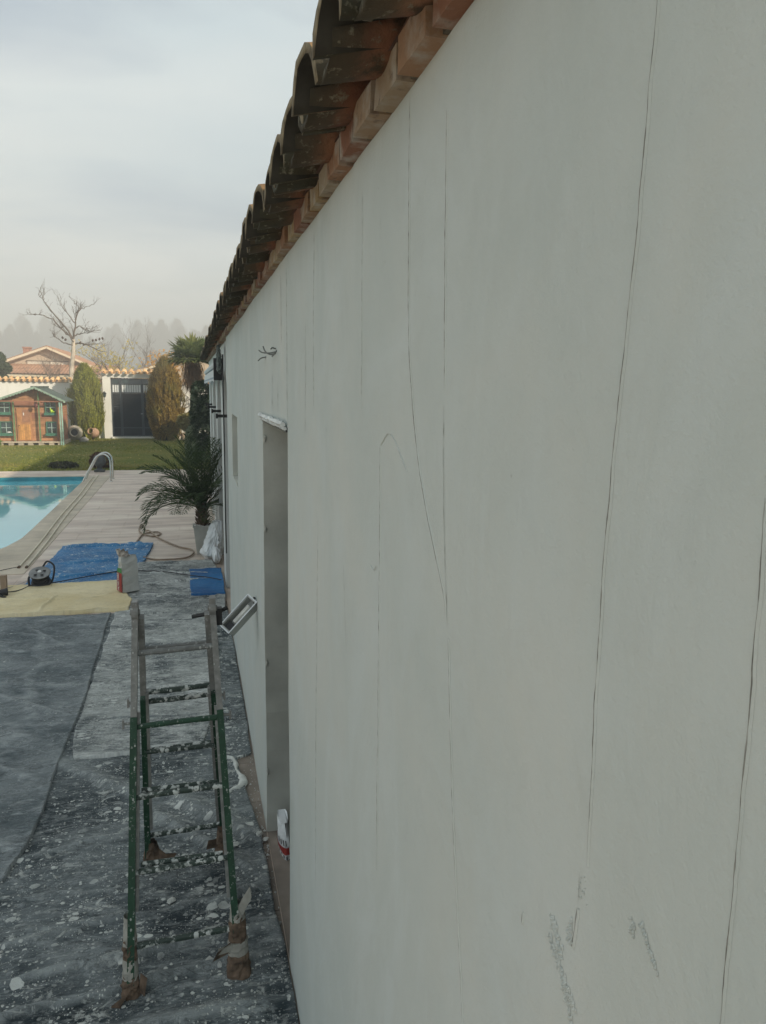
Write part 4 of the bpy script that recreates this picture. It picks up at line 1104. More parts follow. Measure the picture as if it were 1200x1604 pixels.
flap([(.10, 2.59, .135), (.05, 2.575, .14), (.05, 2.575, .165), (.11, 2.60, .155)], TAPE, 'tape')
flap([(-.21, 3.38, .03), (-.15, 3.36, .02), (-.12, 3.38, .06), (-.17, 3.37, .07), (-.21, 3.39, .10)], CARD, 'cardboard_flap')
flap([(-.245, 2.60, .02), (-.225, 2.58, .015), (-.215, 2.60, .07), (-.24, 2.61, .09)], CARD, 'cardboard_flap')
flap([(-.30, 2.60, .01), (-.345, 2.56, .012), (-.31, 2.55, .01), (-.28, 2.57, .05)], CARD, 'cardboard_flap')
flap([(.07, 3.40, .05), (.02, 3.38, .06), (.03, 3.37, .11), (.08, 3.39, .10)], CARD, 'cardboard_flap')

# hammer hung at ladder top
hm = thing('hammer', 'black hammer laid through the top of the ladder beside its right hinge', 'hammer', (0.06, 3.04, 1.37))
M().bbox((.033, -.02, -.012), Vector((1, 0, 0)), Vector((0, 1, 0)), Vector((0, 0, 1)), .013, .016, .036).build('head', BLACK, hm)
M().tube([(-.075, .02, -.022), (-.03, .01, -.012), (.03, -.005, .0), (.068, -.01, .018)], [.0085, .009, .0075, .009], 8).build('handle', DARKMETAL, hm)

# ------------------------------------------------------------------ tools on the sheets
def prism_sack():
    o = thing('paper_sack', 'standing open paper sack of plaster with a red side panel and white lettering', 'sack', (-0.715, 8.36, 0.05), rz=radians(27))
    W_, T_, H_ = .19, .075, .40
    q = M(); n_ = 14
    prof = lambda t: 1 - .18 * t ** 2
    for i in range(n_ + 1):
        t = i / n_; w_ = W_ / 2 * (1 - .08 * t) + .004 * sin(i * 1.7); d_ = T_ * (1 - .45 * t)
        if t > .9: d_ *= .75
        zc = H_ * t
        ring = []
        for (a, b) in ((-1, -1), (-.33, -1.08), (.33, -1.08), (1, -1), (1.03, 0), (1, 1), (.33, 1.08), (-.33, 1.08), (-1, 1), (-1.03, 0)):
            q.v.append((a * w_ + .004 * rnd.uniform(-1, 1), b * d_ * .9 + .004 * rnd.uniform(-1, 1), zc + (.006 * rnd.uniform(-1, 1) if i else 0)))
    for i in range(n_):
        for k in range(10):
            k2 = (k + 1) % 10; q.f.append((i * 10 + k, i * 10 + k2, (i + 1) * 10 + k2, (i + 1) * 10 + k))
    q.f.append(tuple(range(10))[::-1])
    q.build('bag', SACK, o)
    # torn top
    q = M(); n0 = 18
    for i in range(5):
        t = i / 4
        for k in range(n0):
            a = 2 * pi * k / n0; r_ = 1 - .35 * t
            q.v.append((-.030 - .02 * t + (.066 * (1 - .25 * t) * (1 + .35 * sin(a * 5) * t) * cos(a)) + rnd.uniform(-.008, .008), .042 * r_ * (1 + .3 * sin(a * 3)) * sin(a) + rnd.uniform(-.008, .008), H_ - .006 + .060 * t + (.035 * cos(a + 2.6) + rnd.uniform(-.022, .022)) * t))
    for i in range(4):
        for k in range(n0):
            k2 = (k + 1) % n0; q.f.append((i * n0 + k, i * n0 + k2, (i + 1) * n0 + k2, (i + 1) * n0 + k))
    q.build('torn_top', simple('brown_torn_paper', (0.36, 0.32, 0.28), 0.9, var=.75, scale=22), o)
    # red side panel (faces left/-x)
    q = M(); x_ = -W_ / 2 - .0085
    q.add([(x_, -.078, .004), (x_, .078, .004), (x_ + .005, .066, .215), (x_ + .005, -.066, .215)], [(0, 3, 2, 1)]); q.build('red_panel', RED, o)
    q = M(); q.add([(x_ + .004, -.066, .217), (x_ + .004, .066, .217), (x_ + .006, .05, .262), (x_ + .006, -.062, .275)], [(0, 3, 2, 1)]); q.build('green_panel', GREENP, o)
    # lettering running up the red panel
    cu = bpy.data.curves.new('lettering', 'FONT'); cu.body = "PROYECTABLE"; cu.size = .050; cu.extrude = .0004; cu.align_x = 'LEFT'; cu.space_character = .62
    to = bpy.data.objects.new('tmp', cu); col.objects.link(to); bpy.context.view_layer.update()
    me = bpy.data.meshes.new_from_object(to.evaluated_get(bpy.context.evaluated_depsgraph_get())); bpy.data.objects.remove(to)
    me.materials.clear(); me.materials.append(WHITEP)
    lt = link('lettering', me, o)
    # local X (reading direction) -> +z, local Y (up of glyph) -> -y... glyph normal -> -x
    xs_ = [v_.co.x for v_ in me.vertices]; sc_ = .195 / (max(xs_) - min(xs_))
    Rm = Matrix(((0, 0, -1, 0), (0, 1, 0, 0), (1, 0, 0, 0), (0, 0, 0, 1)))
    Rm = Matrix(((0, 0, -1, x_ - .003), (0, 1, 0, 0.0), (1, 0, 0, .012), (0, 0, 0, 1)))
    # mirror check: X->z, Y->? normal = XxY = z x y' must be -x  => Y -> +y : z x y = -x
    lt.matrix_local = Rm @ Matrix.Diagonal((sc_, sc_ * 1.5, 1, 1))
    q = M()
    for i in range(9):  # small dark print lines below the title along the corner
        q.add([(x_ - .0012 + .0005, -.074, .01 + i * .02), (x_ - .0007, -.060, .012 + i * .02), (x_ - .0007, -.060, .024 + i * .02), (x_ - .0007, -.072, .020 + i * .02)], [(0, 3, 2, 1)])
    q.build('small_print', BLACKP, o)
prism_sack()

# cable reel
rl = thing('cable_reel', 'black extension cable reel with metal disc and handle on the blue tarpaulin corner', 'cable reel', (-1.70, 8.86, 0.04))
tilt = Matrix.Rotation(radians(24), 3, 'X') 
M().lathe([(0, .165), (.035, .172), (.05, .165), (.085, .160), (.112, .168), (.116, .162), (.085, .150), (0, .150)], 28, mat=tilt).build('disc', simple('dull_metal_disc', (0.22, 0.225, 0.22), .4, .6, var=.3), rl, smooth=True)
M().lathe([(0, .02), (.105, .02), (.108, .03), (.09, .04), (.09, .05)], 26, mat=tilt).build('lower_disc', BLACK, rl)
cb_ = M()
for i in range(7):
    z_ = .05 + .015 * i; r_ = .082 + .006 * sin(i * 2)
    cb_.tube([tilt @ Vector((r_ * cos(a * pi / 12), r_ * sin(a * pi / 12), z_)) for a in range(25)], .0085, 6)
cb_.build('coiled_cable', BLACK, rl, smooth=True)
M().lathe([(.02, .17), (.02, .185), (0, .187)], 12, mat=tilt).build('knob', WHITEP, rl)
for a in (.6, 2.2, 3.9, 5.3):
    M().bbox(tilt @ Vector((.055 * cos(a), .055 * sin(a), .170)), Vector((1, 0, 0)), Vector((0, 1, 0)), Vector((0, 0, 1)), .014, .014, .004).build('socket', BLACK, rl)
M().tube(smooth_path([(.0, .10, .17), (.05, .12, .235), (.12, .09, .20), (.135, .03, .13), (.12, -.04, .04), (.09, -.07, .012)], 6), .011, 8).build('handle', BLACK, rl)
M().tube(smooth_path([(-.11, -.10, .01), (-.12, -.05, .09), (-.10, .05, .10), (-.06, .12, .02)], 6), .012, 8).build('stand', BLACK, rl)
M().tube(smooth_path([(-.12, -.10, .012), (0, -.12, .010), (.10, -.09, .012)], 6), .012, 8).build('stand', BLACK, rl)

def lay(name, pts_, r_, m_, label, cat):
    return tag(M().tube(smooth_path(pts_, 10), r_, 7).build(name, m_, None, True), label, cat)
lay('power_cable', [(-1.62, 8.80, .06), (-1.5, 8.88, .055), (-1.287, 9.07, .045), (-.951, 9.30, .04), (-.75, 9.30, .05), (-.649, 9.257, .05), (-.343, 9.12, .055), (-.04, 8.82, .07), (.15, 8.70, .07), (.30, 8.55, .07)], .006, BLACK,
    'thin black cable running from the reel past the paper sack to the wall', 'cable')
lay('power_cable', [(-1.80, 8.80, .05), (-1.86, 8.62, .05), (-1.93, 8.53, .055), (-2.02, 8.50, .06)], .006, BLACK, 'short black cable linking the reel to the power tool', 'cable')
lay('thin_lead', [(-1.83, 8.95, .10), (-1.90, 9.05, .03), (-1.95, 9.0, .02), (-2.0, 8.75, .05), (-2.1, 8.70, .05), (-2.3, 8.78, .05)], .0035, GALV, 'thin grey lead looping left of the cable reel', 'cable')
lay('thin_lead', [(-2.14, 9.87, .02), (-2.25, 9.82, .012), (-2.45, 9.65, .010), (-2.7, 9.6, .010)], .004, BLACK, 'thin dark lead running off left from the ends of the cream poles', 'cable')
lay('garden_hose', [(-.826, 11.10, .02), (-.80, 11.45, .018), (-.757, 11.80, .018), (-.571, 11.93, .018), (-.497, 11.76, .018), (-.603, 11.58, .018), (-.75, 11.72, .03), (-.84, 12.1, .018), (-.848, 12.6, .018), (-.80, 12.5, .018), (-.74, 12.1, .018), (-.669, 11.943, .035), (-.503, 11.407, .018), (-.214, 10.755, .018), (-.054, 10.553, .018), (-.010, 10.297, .018), (-.12, 10.0, .018), (-.45, 9.96, .018), (-.602, 10.07, .018), (-.66, 10.1, .03)],
    .0125, HOSE, 'brown garden hose looping over the paving in front of the potted palm', 'hose')
# power tool at the left edge
pt = thing('angle_grinder', 'black power tool lying on the beige sheet at the left edge', 'power tool', (-2.03, 8.42, 0.075), rz=.25)
M().tube([(-.14, 0, 0), (-.05, 0, .0), (.04, 0, .005), (.07, 0, .005), (.075, 0, .005)], [.028, .030, .036, .044, .030], 14).build('body', BLACK, pt, smooth=True)
M().tube([(-.16, 0, -.005), (-.28, -.01, -.01)], [.024, .02], 10).build('grip', BLACK, pt)
M().tube([(-.02, -.03, -.01), (.02, -.085, -.025), (.05, -.10, -.03)], [.014, .013, .010], 8).build('side_handle', DARKMETAL, pt)
M().tube([(-.16, 0, .035), (-.16, 0, .05)], .05, 16).build('guard', STEEL, pt)
wp = M().box(-.03, .03, -.03, .03, 0, .17, .001).build('wooden_offcut', WOOD); wp.location = (-2.045, 8.66, .04); tag(wp, 'upright block of wood standing at the left edge behind the power tool', 'wood block')
# cream poles along the pool
for (p, q, lab) in (((-2.144, 9.874), (-2.40, 19.6), 'thin cream pole lying along the poolside, the one nearer the water'), ((-2.052, 9.856), (-2.318, 19.95), 'thin cream pole lying along the poolside, the one farther from the water')):
    n_ = 20; pts_ = [(p[0] + (q[0] - p[0]) * i / n_ + .012 * sin(i * .6), p[1] + (q[1] - p[1]) * i / n_, .016) for i in range(n_ + 1)]
    po = thing('pole', lab, 'pole', (pts_[0][0], pts_[0][1], 0), group='poles along the poolside')
    M().tube(local(po, pts_), .0125, 8).build('tube', CREAM, po)
    M().tube([(0, -.03, .016), (0, .02, .016)], .017, 8).build('end_cap', CARD, po)
# handrails of the pool ladder
for k, yy_ in enumerate((18.72, 19.20)):
    hr = thing('pool_handrail', ('nearer' if k == 0 else 'farther') + ' curved steel handrail tube of the pool ladder at the deck edge', 'handrail', (-1.90, yy_, 0), group='handrails of the pool ladder')
    P = smooth_path([(0, 0, -.004), (0.0, 0, .25), (-.005, 0, .50), (-.05, 0, .60), (-.14, 0, .655), (-.24, 0, .64), (-.33, 0, .57), (-.45, 0, .36), (-.60, 0, .08), (-.70, 0, -.14)], 6)
    M().tube(P, .021, 12).build('tube', CHROME, hr, True)
    M().lathe([(0, 0.012), (.04, .012), (.045, 0.0)], 14).build('flange', CHROME, hr)
# urn and little bushes by the lawn edge
ur_ = thing('stone_urn', 'squat dark stone urn at the corner of the pool behind the handrail', 'urn', (-2.40, 20.9, 0))
M().box(-.13, .13, -.13, .13, 0, .05).build('plinth', URN, ur_)
M().lathe([(.10, .05), (.06, .09), (.055, .12), (.12, .17), (.165, .25), (.165, .32), (.13, .40), (.10, .43), (.09, .44), (0, .44)], 20).build('bowl', URN, ur_, True)

def leafball(q, c, rx, ry, rz, n, s, rr_, flat=False, up=0.0):
    for i in range(n):
        while True:
            a = Vector((rr_.uniform(-1, 1), rr_.uniform(-1, 1), rr_.uniform(-1, 1)))
            if .3 < a.length < 1: break
        r_ = a.length ** .4; a = a.normalized() * r_ * (0.85 + .3 * float(fbm(a.x * 2.2 + c[0], a.z * 2.2 + a.y * 1.7, 2, 3)))
        p = Vector((c[0] + a.x * rx, c[1] + a.y * ry, c[2] + a.z * rz))
        d = Vector((rr_.gauss(0, 1), rr_.gauss(0, 1), rr_.gauss(0, 1) + up)).normalized(); e2 = d.orthogonal().normalized()
        e2.rotate(Matrix.Rotation(rr_.uniform(0, 6.28), 3, d)); L = s * rr_.uniform(.6, 1.4)
        q.add([tuple(p - e2 * L * .28), tuple(p + d * L * .5), tuple(p + e2 * L * .28), tuple(p - d * L * .5)], [(0, 1, 2, 3)])
def bush(name, label, cat, loc, r, n, s, m_, seed, group=None, stem=True):
    o = thing(name, label, cat, loc, group); q = M(); rr_ = random.Random(seed)
    leafball(q, (0, 0, r[2] * .9), r[0], r[1], r[2], n, s, rr_); q.build('foliage', m_, o)
    if stem:
        st = M()
        for k in range(5):
            a = rr_.uniform(0, 6.28); st.tube([(0, 0, 0), (cos(a) * r[0] * .3, sin(a) * r[1] * .3, r[2]), (cos(a) * r[0] * .6, sin(a) * r[1] * .6, r[2] * 1.5)], [.012, .008, .003], 5)
        st.build('stem', BARKD, o)
    return o
REDL = leafmat('red_brown_leaves', (0.09, 0.035, 0.025), (0.13, 0.06, 0.035), scale=2)
DKL = leafmat('dark_low_leaves', (0.035, 0.045, 0.02), (0.08, 0.06, 0.03), scale=2)
bush('low_shrub', 'round reddish brown shrub on the lawn behind the stone urn', 'shrub', (-2.45, 21.75, 0), (.34, .3, .24), 900, .07, REDL, 1)
bush('low_shrub', 'flat dark ground shrub on the lawn edge left of the urn', 'shrub', (-3.45, 21.85, 0), (.42, .3, .10), 900, .06, DKL, 2)
bush('low_shrub', 'pale green shoot poking in at the left edge beside the playhouse', 'shrub', (-7.02, 30.0, .0), (.22, .2, .16), 260, .08, leafmat('bright_shoot', (.12, .2, .04), (.2, .3, .07)), 3)

# ------------------------------------------------------------------ potted date palm
pp = thing('potted_palm', 'feathery date palm in a square grey pot beside the arcade', 'potted palm', (0.125, 10.35, 0))
q = M(); q.add([(-.085, -.085, 0), (.085, -.085, 0), (.085, .085, 0), (-.085, .085, 0), (-.125, -.125, .40), (.125, -.125, .40), (.125, .125, .40), (-.125, .125, .40),
                (-.112, -.112, .40), (.112, -.112, .40), (.112, .112, .40), (-.112, .112, .40), (-.112, -.112, .37), (.112, -.112, .37), (.112, .112, .37), (-.112, .112, .37)],
               [(0, 3, 2, 1), (0, 1, 5, 4), (1, 2, 6, 5), (2, 3, 7, 6), (3, 0, 4, 7), (4, 5, 9, 8), (5, 6, 10, 9), (6, 7, 11, 10), (7, 4, 8, 11), (8, 9, 13, 12), (9, 10, 14, 13), (10, 11, 15, 14), (11, 8, 12, 15), (12, 13, 14, 15)])
q.box(-.135, .135, -.135, -.1255, .385, .407); q.box(-.135, -.1255, -.1253, .1253, .385, .407); q.box(.1255, .135, -.1253, .1253, .385, .407)
q.build('pot', POTM, pp)
r6 = random.Random(4)
for i in range(34):
    m_ = M().blob((0, 0, 0), .018, (1, 1, .7), .2, 7, 5).build('pebble', PEBBLE, pp); m_.location = (r6.uniform(-.10, .10), r6.uniform(-.10, .10), .385 + r6.uniform(0, .02)); m_.rotation_euler = (0, 0, r6.uniform(0, 6))
q = M(); n_ = 10
for i in range(60):
    a = i * 2.4; z_ = .38 + .30 * i / 60; r_ = .085 - .03 * i / 60
    d = Vector((cos(a), sin(a), .9)).normalized(); p = Vector((r_ * .5 * cos(a), r_ * .5 * sin(a), z_)); t_ = Vector((-sin(a), cos(a), 0))
    q.add([tuple(p - t_ * .03), tuple(p + t_ * .03), tuple(p + d * .09 + t_ * .012), tuple(p + d * .09 - t_ * .012), tuple(p + d * .03 + Vector((cos(a), sin(a), 0)) * .03)], [(0, 1, 4), (1, 2, 4), (2, 3, 4), (3, 0, 4)])
q.tube([(0, 0, .36), (0, 0, .55), (0, 0, .72)], [.07, .065, .04], 12); q.build('trunk', PALMTRUNK, pp)
FR = leafmat('palm_frond', (0.028, 0.052, 0.018), (0.075, 0.115, 0.035), scale=3, trans=.15, rough=.5)
def frond(az, el, L, droop, m_, parent, base=(0, 0, .62), nl=34, ll=.24, wl_=.011, name='frond', rr_=r6):
    q = M(); P = []; p = Vector(base); e_ = el; st = L / 14
    for i in range(15):
        P.append(p.copy()); d = Vector((cos(az) * cos(e_), sin(az) * cos(e_), sin(e_))); p = p + d * st; e_ -= droop / 14 * (0.5 + i / 10)
    q.tube(P, [.010 * (1 - i / 16) + .0015 for i in range(15)], 5)
    for k in range(nl):
        t = .16 + .84 * k / (nl - 1); f_ = t * 14; i = min(int(f_), 13); b = P[i].lerp(P[i + 1], f_ - i); tan = (P[i + 1] - P[i]).normalized()
        side = tan.cross(Vector((0, 0, 1))); side = side.normalized() if side.length > .05 else Vector((-sin(az), cos(az), 0)); upv = side.cross(tan)
        le = ll * (math.sin(pi * min(1, .18 + t * .82)) ** .6 + .15) * rr_.uniform(.85, 1.1)
        for s in (-1, 1):
            d = (tan * .75 + side * s * rr_.uniform(.65, .85) + upv * rr_.uniform(.18, .42)).normalized(); wv = upv.cross(d).normalized() if k % 2 else upv
            e1 = b + d * le * .55; e2 = b + d * le + Vector((0, 0, -le * .10))
            q.add([tuple(b), tuple(e1 + wv * wl_ * .5), tuple(e2), tuple(e1 - wv * wl_ * .5)], [(0, 1, 2, 3)])
    return q.build(name, m_, parent)
specs = [(3.15, .95, 1.05, 1.9), (3.05, .62, 1.02, 2.15), (3.4, .45, 1.0, 1.9), (2.8, 1.12, 1.1, 1.5), (3.6, .75, .95, 1.6), (-.1, 1.1, 1.0, 1.1), (.25, 1.2, .95, 1.0), (-.4, .9, .75, 1.2),
         (3.9, .9, .9, 1.6), (4.5, .8, .85, 1.5), (5.0, 1.0, .9, 1.2), (4.2, 1.2, 1.1, .9), (5.6, 1.15, 1.0, .9), (2.3, .9, 1.0, 1.3), (1.8, 1.1, 1.05, 1.1), (1.2, 1.0, 1.0, 1.1), (2.5, .5, .9, 1.6),
         (3.0, 1.32, 1.15, .8), (0.9, 1.3, 1.1, .6), (4.0, 1.4, 1.15, .6), (5.2, 1.35, 1.1, .5), (3.3, 1.15, 1.1, 1.3), (2.0, 1.38, 1.15, .5), (0.2, .6, .55, 1.4), (4.8, .5, .6, 1.6), (5.7, .5, .5, 1.2), (3.7, 1.05, 1.0, 1.0), (4.3, .6, .7, 1.3), (4.7, 1.25, 1.1, .8)]
specs += [(r6.uniform(0, 6.28), r6.uniform(1.15, 1.45), r6.uniform(.95, 1.2), r6.uniform(.3, .8)) for _ in range(6)] + [(r6.uniform(2.2, 4.4), r6.uniform(.7, 1.2), r6.uniform(.7, 1.0), r6.uniform(.9, 1.6)) for _ in range(3)]
for az_, el_, L_, dr_ in specs:
    frond(az_ + r6.uniform(-.06, .06), el_, L_, dr_, FR, pp, nl=40, ll=.22)

# white rubble sack leaning on the wall
q = M(); nu, nv = 46, 34
def crump(name, loc, prof, label, m_, sq=(1, 1), seed=3, lean=(0, 0), amp=.28):
    q = M(); nu, nv = 48, 36
    for i in range(nv + 1):
        t = i / nv; r_, z_ = prof(t)
        for k in range(nu):
            a = 2 * pi * k / nu; ca, sa = cos(a), sin(a)
            f_ = 1 + amp * (float(ridge(ca * 1.4 + 3 + z_ * 1.2, sa * 1.4 + 5 + z_ * 3.0, 3, seed)) - .42) + .5 * amp * (float(fbm(ca * 3 + z_ * 9, sa * 3 + 4, 2, seed + 1)) - .4)
            q.v.append((ca * r_ * f_ * sq[0] + lean[0] * z_, sa * r_ * f_ * sq[1] + lean[1] * z_, max(0.002, z_ + .02 * (f_ - 1))))
    for i in range(nv):
        for k in range(nu):
            k2 = (k + 1) % nu; q.f.append((i * nu + k, i * nu + k2, (i + 1) * nu + k2, (i + 1) * nu + k))
    q.f.append(tuple(range(nu))[::-1]); q.f.append(tuple(nv * nu + k for k in range(nu)))
    o = q.build(name, m_, None, False); o.location = loc; return tag(o, label, 'plastic sack')
crump('rubble_sack', (0.215, 9.96, 0.002), lambda t: ((.125 * (1 - t) ** .6 + .05) * (.45 + min(1, t * 6) * .55) if t < 1 else .01, .53 * t), 'tall white plastic sack leaning against the wall in front of the potted palm', WHITEBAG, (.9, 1.2), 3, (.20, 0), .7)
crump('rubble_sack', (0.285, 9.72, 0.002), lambda t: (.11 * math.sin(pi * (.12 + .86 * t)) ** .7, .21 * t), 'low slumped white plastic sack at the wall foot beside the tall one', WHITEBAG, (.55, 1.3), 7, (0, 0), .6)

# printed bag standing in the doorway
bg_ = thing('cement_bag', 'white bag with red and black print slumped in the doorway', 'bag', (0.415, 3.40, 0.0)); bg_.scale = (.80, .95, .52)
q = M(); 
for i in range(17):
    t = i / 16; z_ = .33 * t; r_ = (.058 * (1 - .30 * t ** 2.2))
    for k in range(20):
        a = 2 * pi * k / 20; f_ = 1 + .4 * (float(fbm(cos(a) * 2 + z_ * 9, sin(a) * 2 + z_ * 9, 2, 5)) - .4)
        q.v.append((cos(a) * r_ * f_ * .8 - .022 * t, sin(a) * r_ * f_ * 2.0, z_ + .02 * sin(a * 3) * t))
for i in range(16):
    for k in range(20):
        k2 = (k + 1) % 20; q.f.append((i * 20 + k, i * 20 + k2, (i + 1) * 20 + k2, (i + 1) * 20 + k))
q.f.append(tuple(320 + k for k in range(20))); q.build('bag', WHITEBAG, bg_)
def patch(z0, z1, a0, a1, m_, nm, n_=8, off=.004):
    q = M()
    for i in range(2):
        z_ = (z0, z1)[i]; t = z_ / .33; r_ = (.058 * (1 - .30 * t ** 2.2))
        for k in range(n_ + 1):
            a = a0 + (a1 - a0) * k / n_; f_ = 1 + .4 * (float(fbm(cos(a) * 2 + z_ * 9, sin(a) * 2 + z_ * 9, 2, 5)) - .4)
            q.v.append((cos(a) * (r_ * f_ + off) * .8 - .022 * t, sin(a) * (r_ * f_ + off) * 2.0, z_))
    for k in range(n_): q.f.append((k, k + 1, n_ + 2 + k, n_ + 1 + k))
    q.build(nm, m_, bg_)
patch(.06, .13, 2.6, 4.9, RED, 'red_print')
for k in range(7): patch(.15, .20, 2.7 + k * .3, 2.82 + k * .3, BLACKP, 'black_print', 2)
for k in range(6): patch(.02, .05, 2.7 + k * .34, 2.84 + k * .34, BLACKP, 'black_print', 2)
M().tube([(-.043 + .002 * sin(a), -.035 + .022 * cos(a * pi / 6), .245 + .018 * sin(a * pi / 6)) for a in range(13)], .003, 6).build('ring_print', BLACKP, bg_)

# ------------------------------------------------------------------ garden wall, gate, playhouse
def coping_tile_mesh(L=.42, r_=.085):
    q = M(); n_ = 8
    for lay_ in (0, 1):
        for yy_, zz_ in ((0, 0), (L, .12)):
            for k in range(n_ + 1):
                a = pi * k / n_; rr_ = r_ - (.013 if lay_ else 0) - (.01 if yy_ else 0)
                q.v.append((cos(a) * rr_, yy_, zz_ + sin(a) * rr_))
    W = n_ + 1
    for k in range(n_):
        q.f.append((k, k + 1, W + k + 1, W + k)); q.f.append((2 * W + k, 3 * W + k, 3 * W + k + 1, 2 * W + k + 1)); q.f.append((k, 2 * W + k, 2 * W + k + 1, k + 1))
    return q.mesh('coping_tile', TILE_SUN, True)
ctile = coping_tile_mesh()
def chan_mesh(L=.42, r_=.08):
    q = M(); n_ = 6
    for yy_, zz_ in ((-.03, -.008), (L, .12)):
        for k in range(n_ + 1):
            a = pi + pi * k / n_; q.v.append((cos(a) * r_, yy_, zz_ + sin(a) * r_ * .7))
    W = n_ + 1
    for k in range(n_): q.f.append((k, k + 1, W + k + 1, W + k))
    return q.mesh('channel_tile', TILE_SUN, True)
hmesh = chan_mesh()
def garden_wall(name, label, x0, x1, y0, h, pitch=.23, tz=.10):
    o = thing(name, label, 'wall', (x0, y0, 0))
    M().box(0, x1 - x0, 0, .25, -.1, h).build('wall_body', WHITE, o)
    x = .05
    while x < x1 - x0:
        t = link('coping_tile', ctile, o, (x, -.10, h + tz - .04)); t.rotation_euler = (rnd.uniform(-.04, .04), 0, rnd.uniform(-.04, .04))
        t = link('channel_tile', hmesh, o, (x + pitch / 2, -.10, h + tz - .01))
        x += pitch
    return o
garden_wall('garden_wall', 'white garden wall with rusty tile coping behind the playhouse', -14, -3.72, 34.1, 2.36)
garden_wall('garden_wall', 'white garden wall right of the gate behind the brown conifer', -1.25, 4.5, 34.1, 2.36)
gp = thing('gate_portal', 'white gate portal with a tiled hood framing the dark gate', 'gateway', (-2.45, 33.9, 0))
def GX(x): return x + 2.45
q = M(); q.box(GX(-3.62), GX(-3.30), 0, .35, -.1, 2.70); q.build('post', WHITE, gp)
q = M(); q.box(GX(-1.60), GX(-1.26), 0, .35, -.1, 2.70); q.build('post', WHITE, gp)
q = M(); q.box(GX(-3.30), GX(-1.60), .0, .35, 2.62, 2.70); q.build('lintel', WHITE, gp)
q = M(); q.box(GX(-3.30), GX(-1.60), -.12, .35, -.1, .09); q.build('sill', WHITE, gp)
q = M(); q.box(GX(-3.66), GX(-1.2), -.03, .38, 2.702, 2.80); q.build('hood_mortar', WHITE, gp)
x = GX(-3.58)
while x < GX(-1.25):
    t = link('hood_tile', ctile, gp, (x, -.16, 2.80)); t.scale = (1.25, 1.2, 1.15); t.rotation_euler = (rnd.uniform(-.04, .04), 0, rnd.uniform(-.06, .06))
    t = link('channel_tile', hmesh, gp, (x + .142, -.17, 2.84)); t.scale = (1.2, 1.2, 1.1)
    x += .285
gt = thing('garden_gate', 'anthracite louvred garden gate with side panels and barred top lights', 'gate', (-2.45, 34.0, 0.09))
def rect(x0, x1, z0, z1, y0=-.02, y1=.03): return M().box(GX(x0), GX(x1), y0, y1, z0, z1)
A0, A1 = -3.28, -1.62
XS = [A0, -2.90, -2.02, A1]
TOPZ = 2.50
for i in range(4):
    x_ = XS[i]; a_, b_ = (x_, x_ + .05) if i == 0 else ((x_ - .05, x_) if i == 3 else (x_ - .05, x_ + .05))
    rect(a_, b_, 0, TOPZ, -.03, .04).build('upright', ANTHR2, gt)
for z_ in (0.0, .36, 1.86, 2.24, TOPZ - .05):
    for i in range(3):
        a_ = XS[i] + .052; b_ = XS[i + 1] - .052
        if z_ == TOPZ - .05 or z_ == 2.24 or z_ == 1.86 or z_ == 0 or z_ == .36:
            rect(a_, b_, z_, z_ + (.05 if z_ != .36 else .045)).build('rail', ANTHR2, gt)
for i in range(3):
    a_ = XS[i] + .052; b_ = XS[i + 1] - .052
    rect(a_, b_, .052, .358, .0, .02).build('kick_panel', ANTHR, gt)
    nn = 17
    for k in range(nn):
        z0 = .41 + (1.85 - .41) * k / nn
        q = M(); q.add([(GX(a_), -.012, z0), (GX(b_), -.012, z0), (GX(b_), .012, z0 + .07), (GX(a_), .012, z0 + .07), (GX(a_), .0, z0 - .004), (GX(b_), .0, z0 - .004), (GX(b_), .022, z0 + .066), (GX(a_), .022, z0 + .066)],
                       [(0, 1, 2, 3), (4, 7, 6, 5), (0, 4, 5, 1), (3, 2, 6, 7), (0, 3, 7, 4), (1, 5, 6, 2)]); q.build('louvre', ANTHR, gt)
    rect(a_, b_, .41, 1.855, .03, .034).build('backing_panel', ANTHR, gt)
    nb_ = 3 if i != 1 else 8
    for k in range(1, nb_):
        x_ = a_ + (b_ - a_) * k / nb_; rect(x_ - .007, x_ + .007, 1.911, 2.239, -.008, .008).build('bar', ANTHR, gt)
    rect(a_, b_, 1.911, 2.239, .012, .016).build('frosted_pane', simple('frosted_pane', (.75, .77, .76), .3, var=.03), gt)
    rect(a_, b_, 2.291, 2.449, .0, .006).build('glass_pane', GLASS, gt)
M().box(GX(-2.10), GX(-2.0), -.07, -.05, .98, 1.0).build('handle', STEEL, gt)
lan = thing('wall_lantern', 'black wall lantern on the left gate post', 'lantern', (-3.55, 33.9, 1.78))
M().lathe([(0, .26), (.02, .24), (.09, .17), (.10, .16), (.085, .155)], 6, (0, -.14, 0)).build('cap', BLACK, lan)
M().lathe([(.08, .155), (.05, 0), (0, 0)], 6, (0, -.14, 0)).build('glass', GLASS, lan)
M().tube([(0, 0, -.12), (0, -.05, -.10), (0, -.14, -.08), (0, -.14, 0)], .012, 6).build('arm', BLACK, lan)

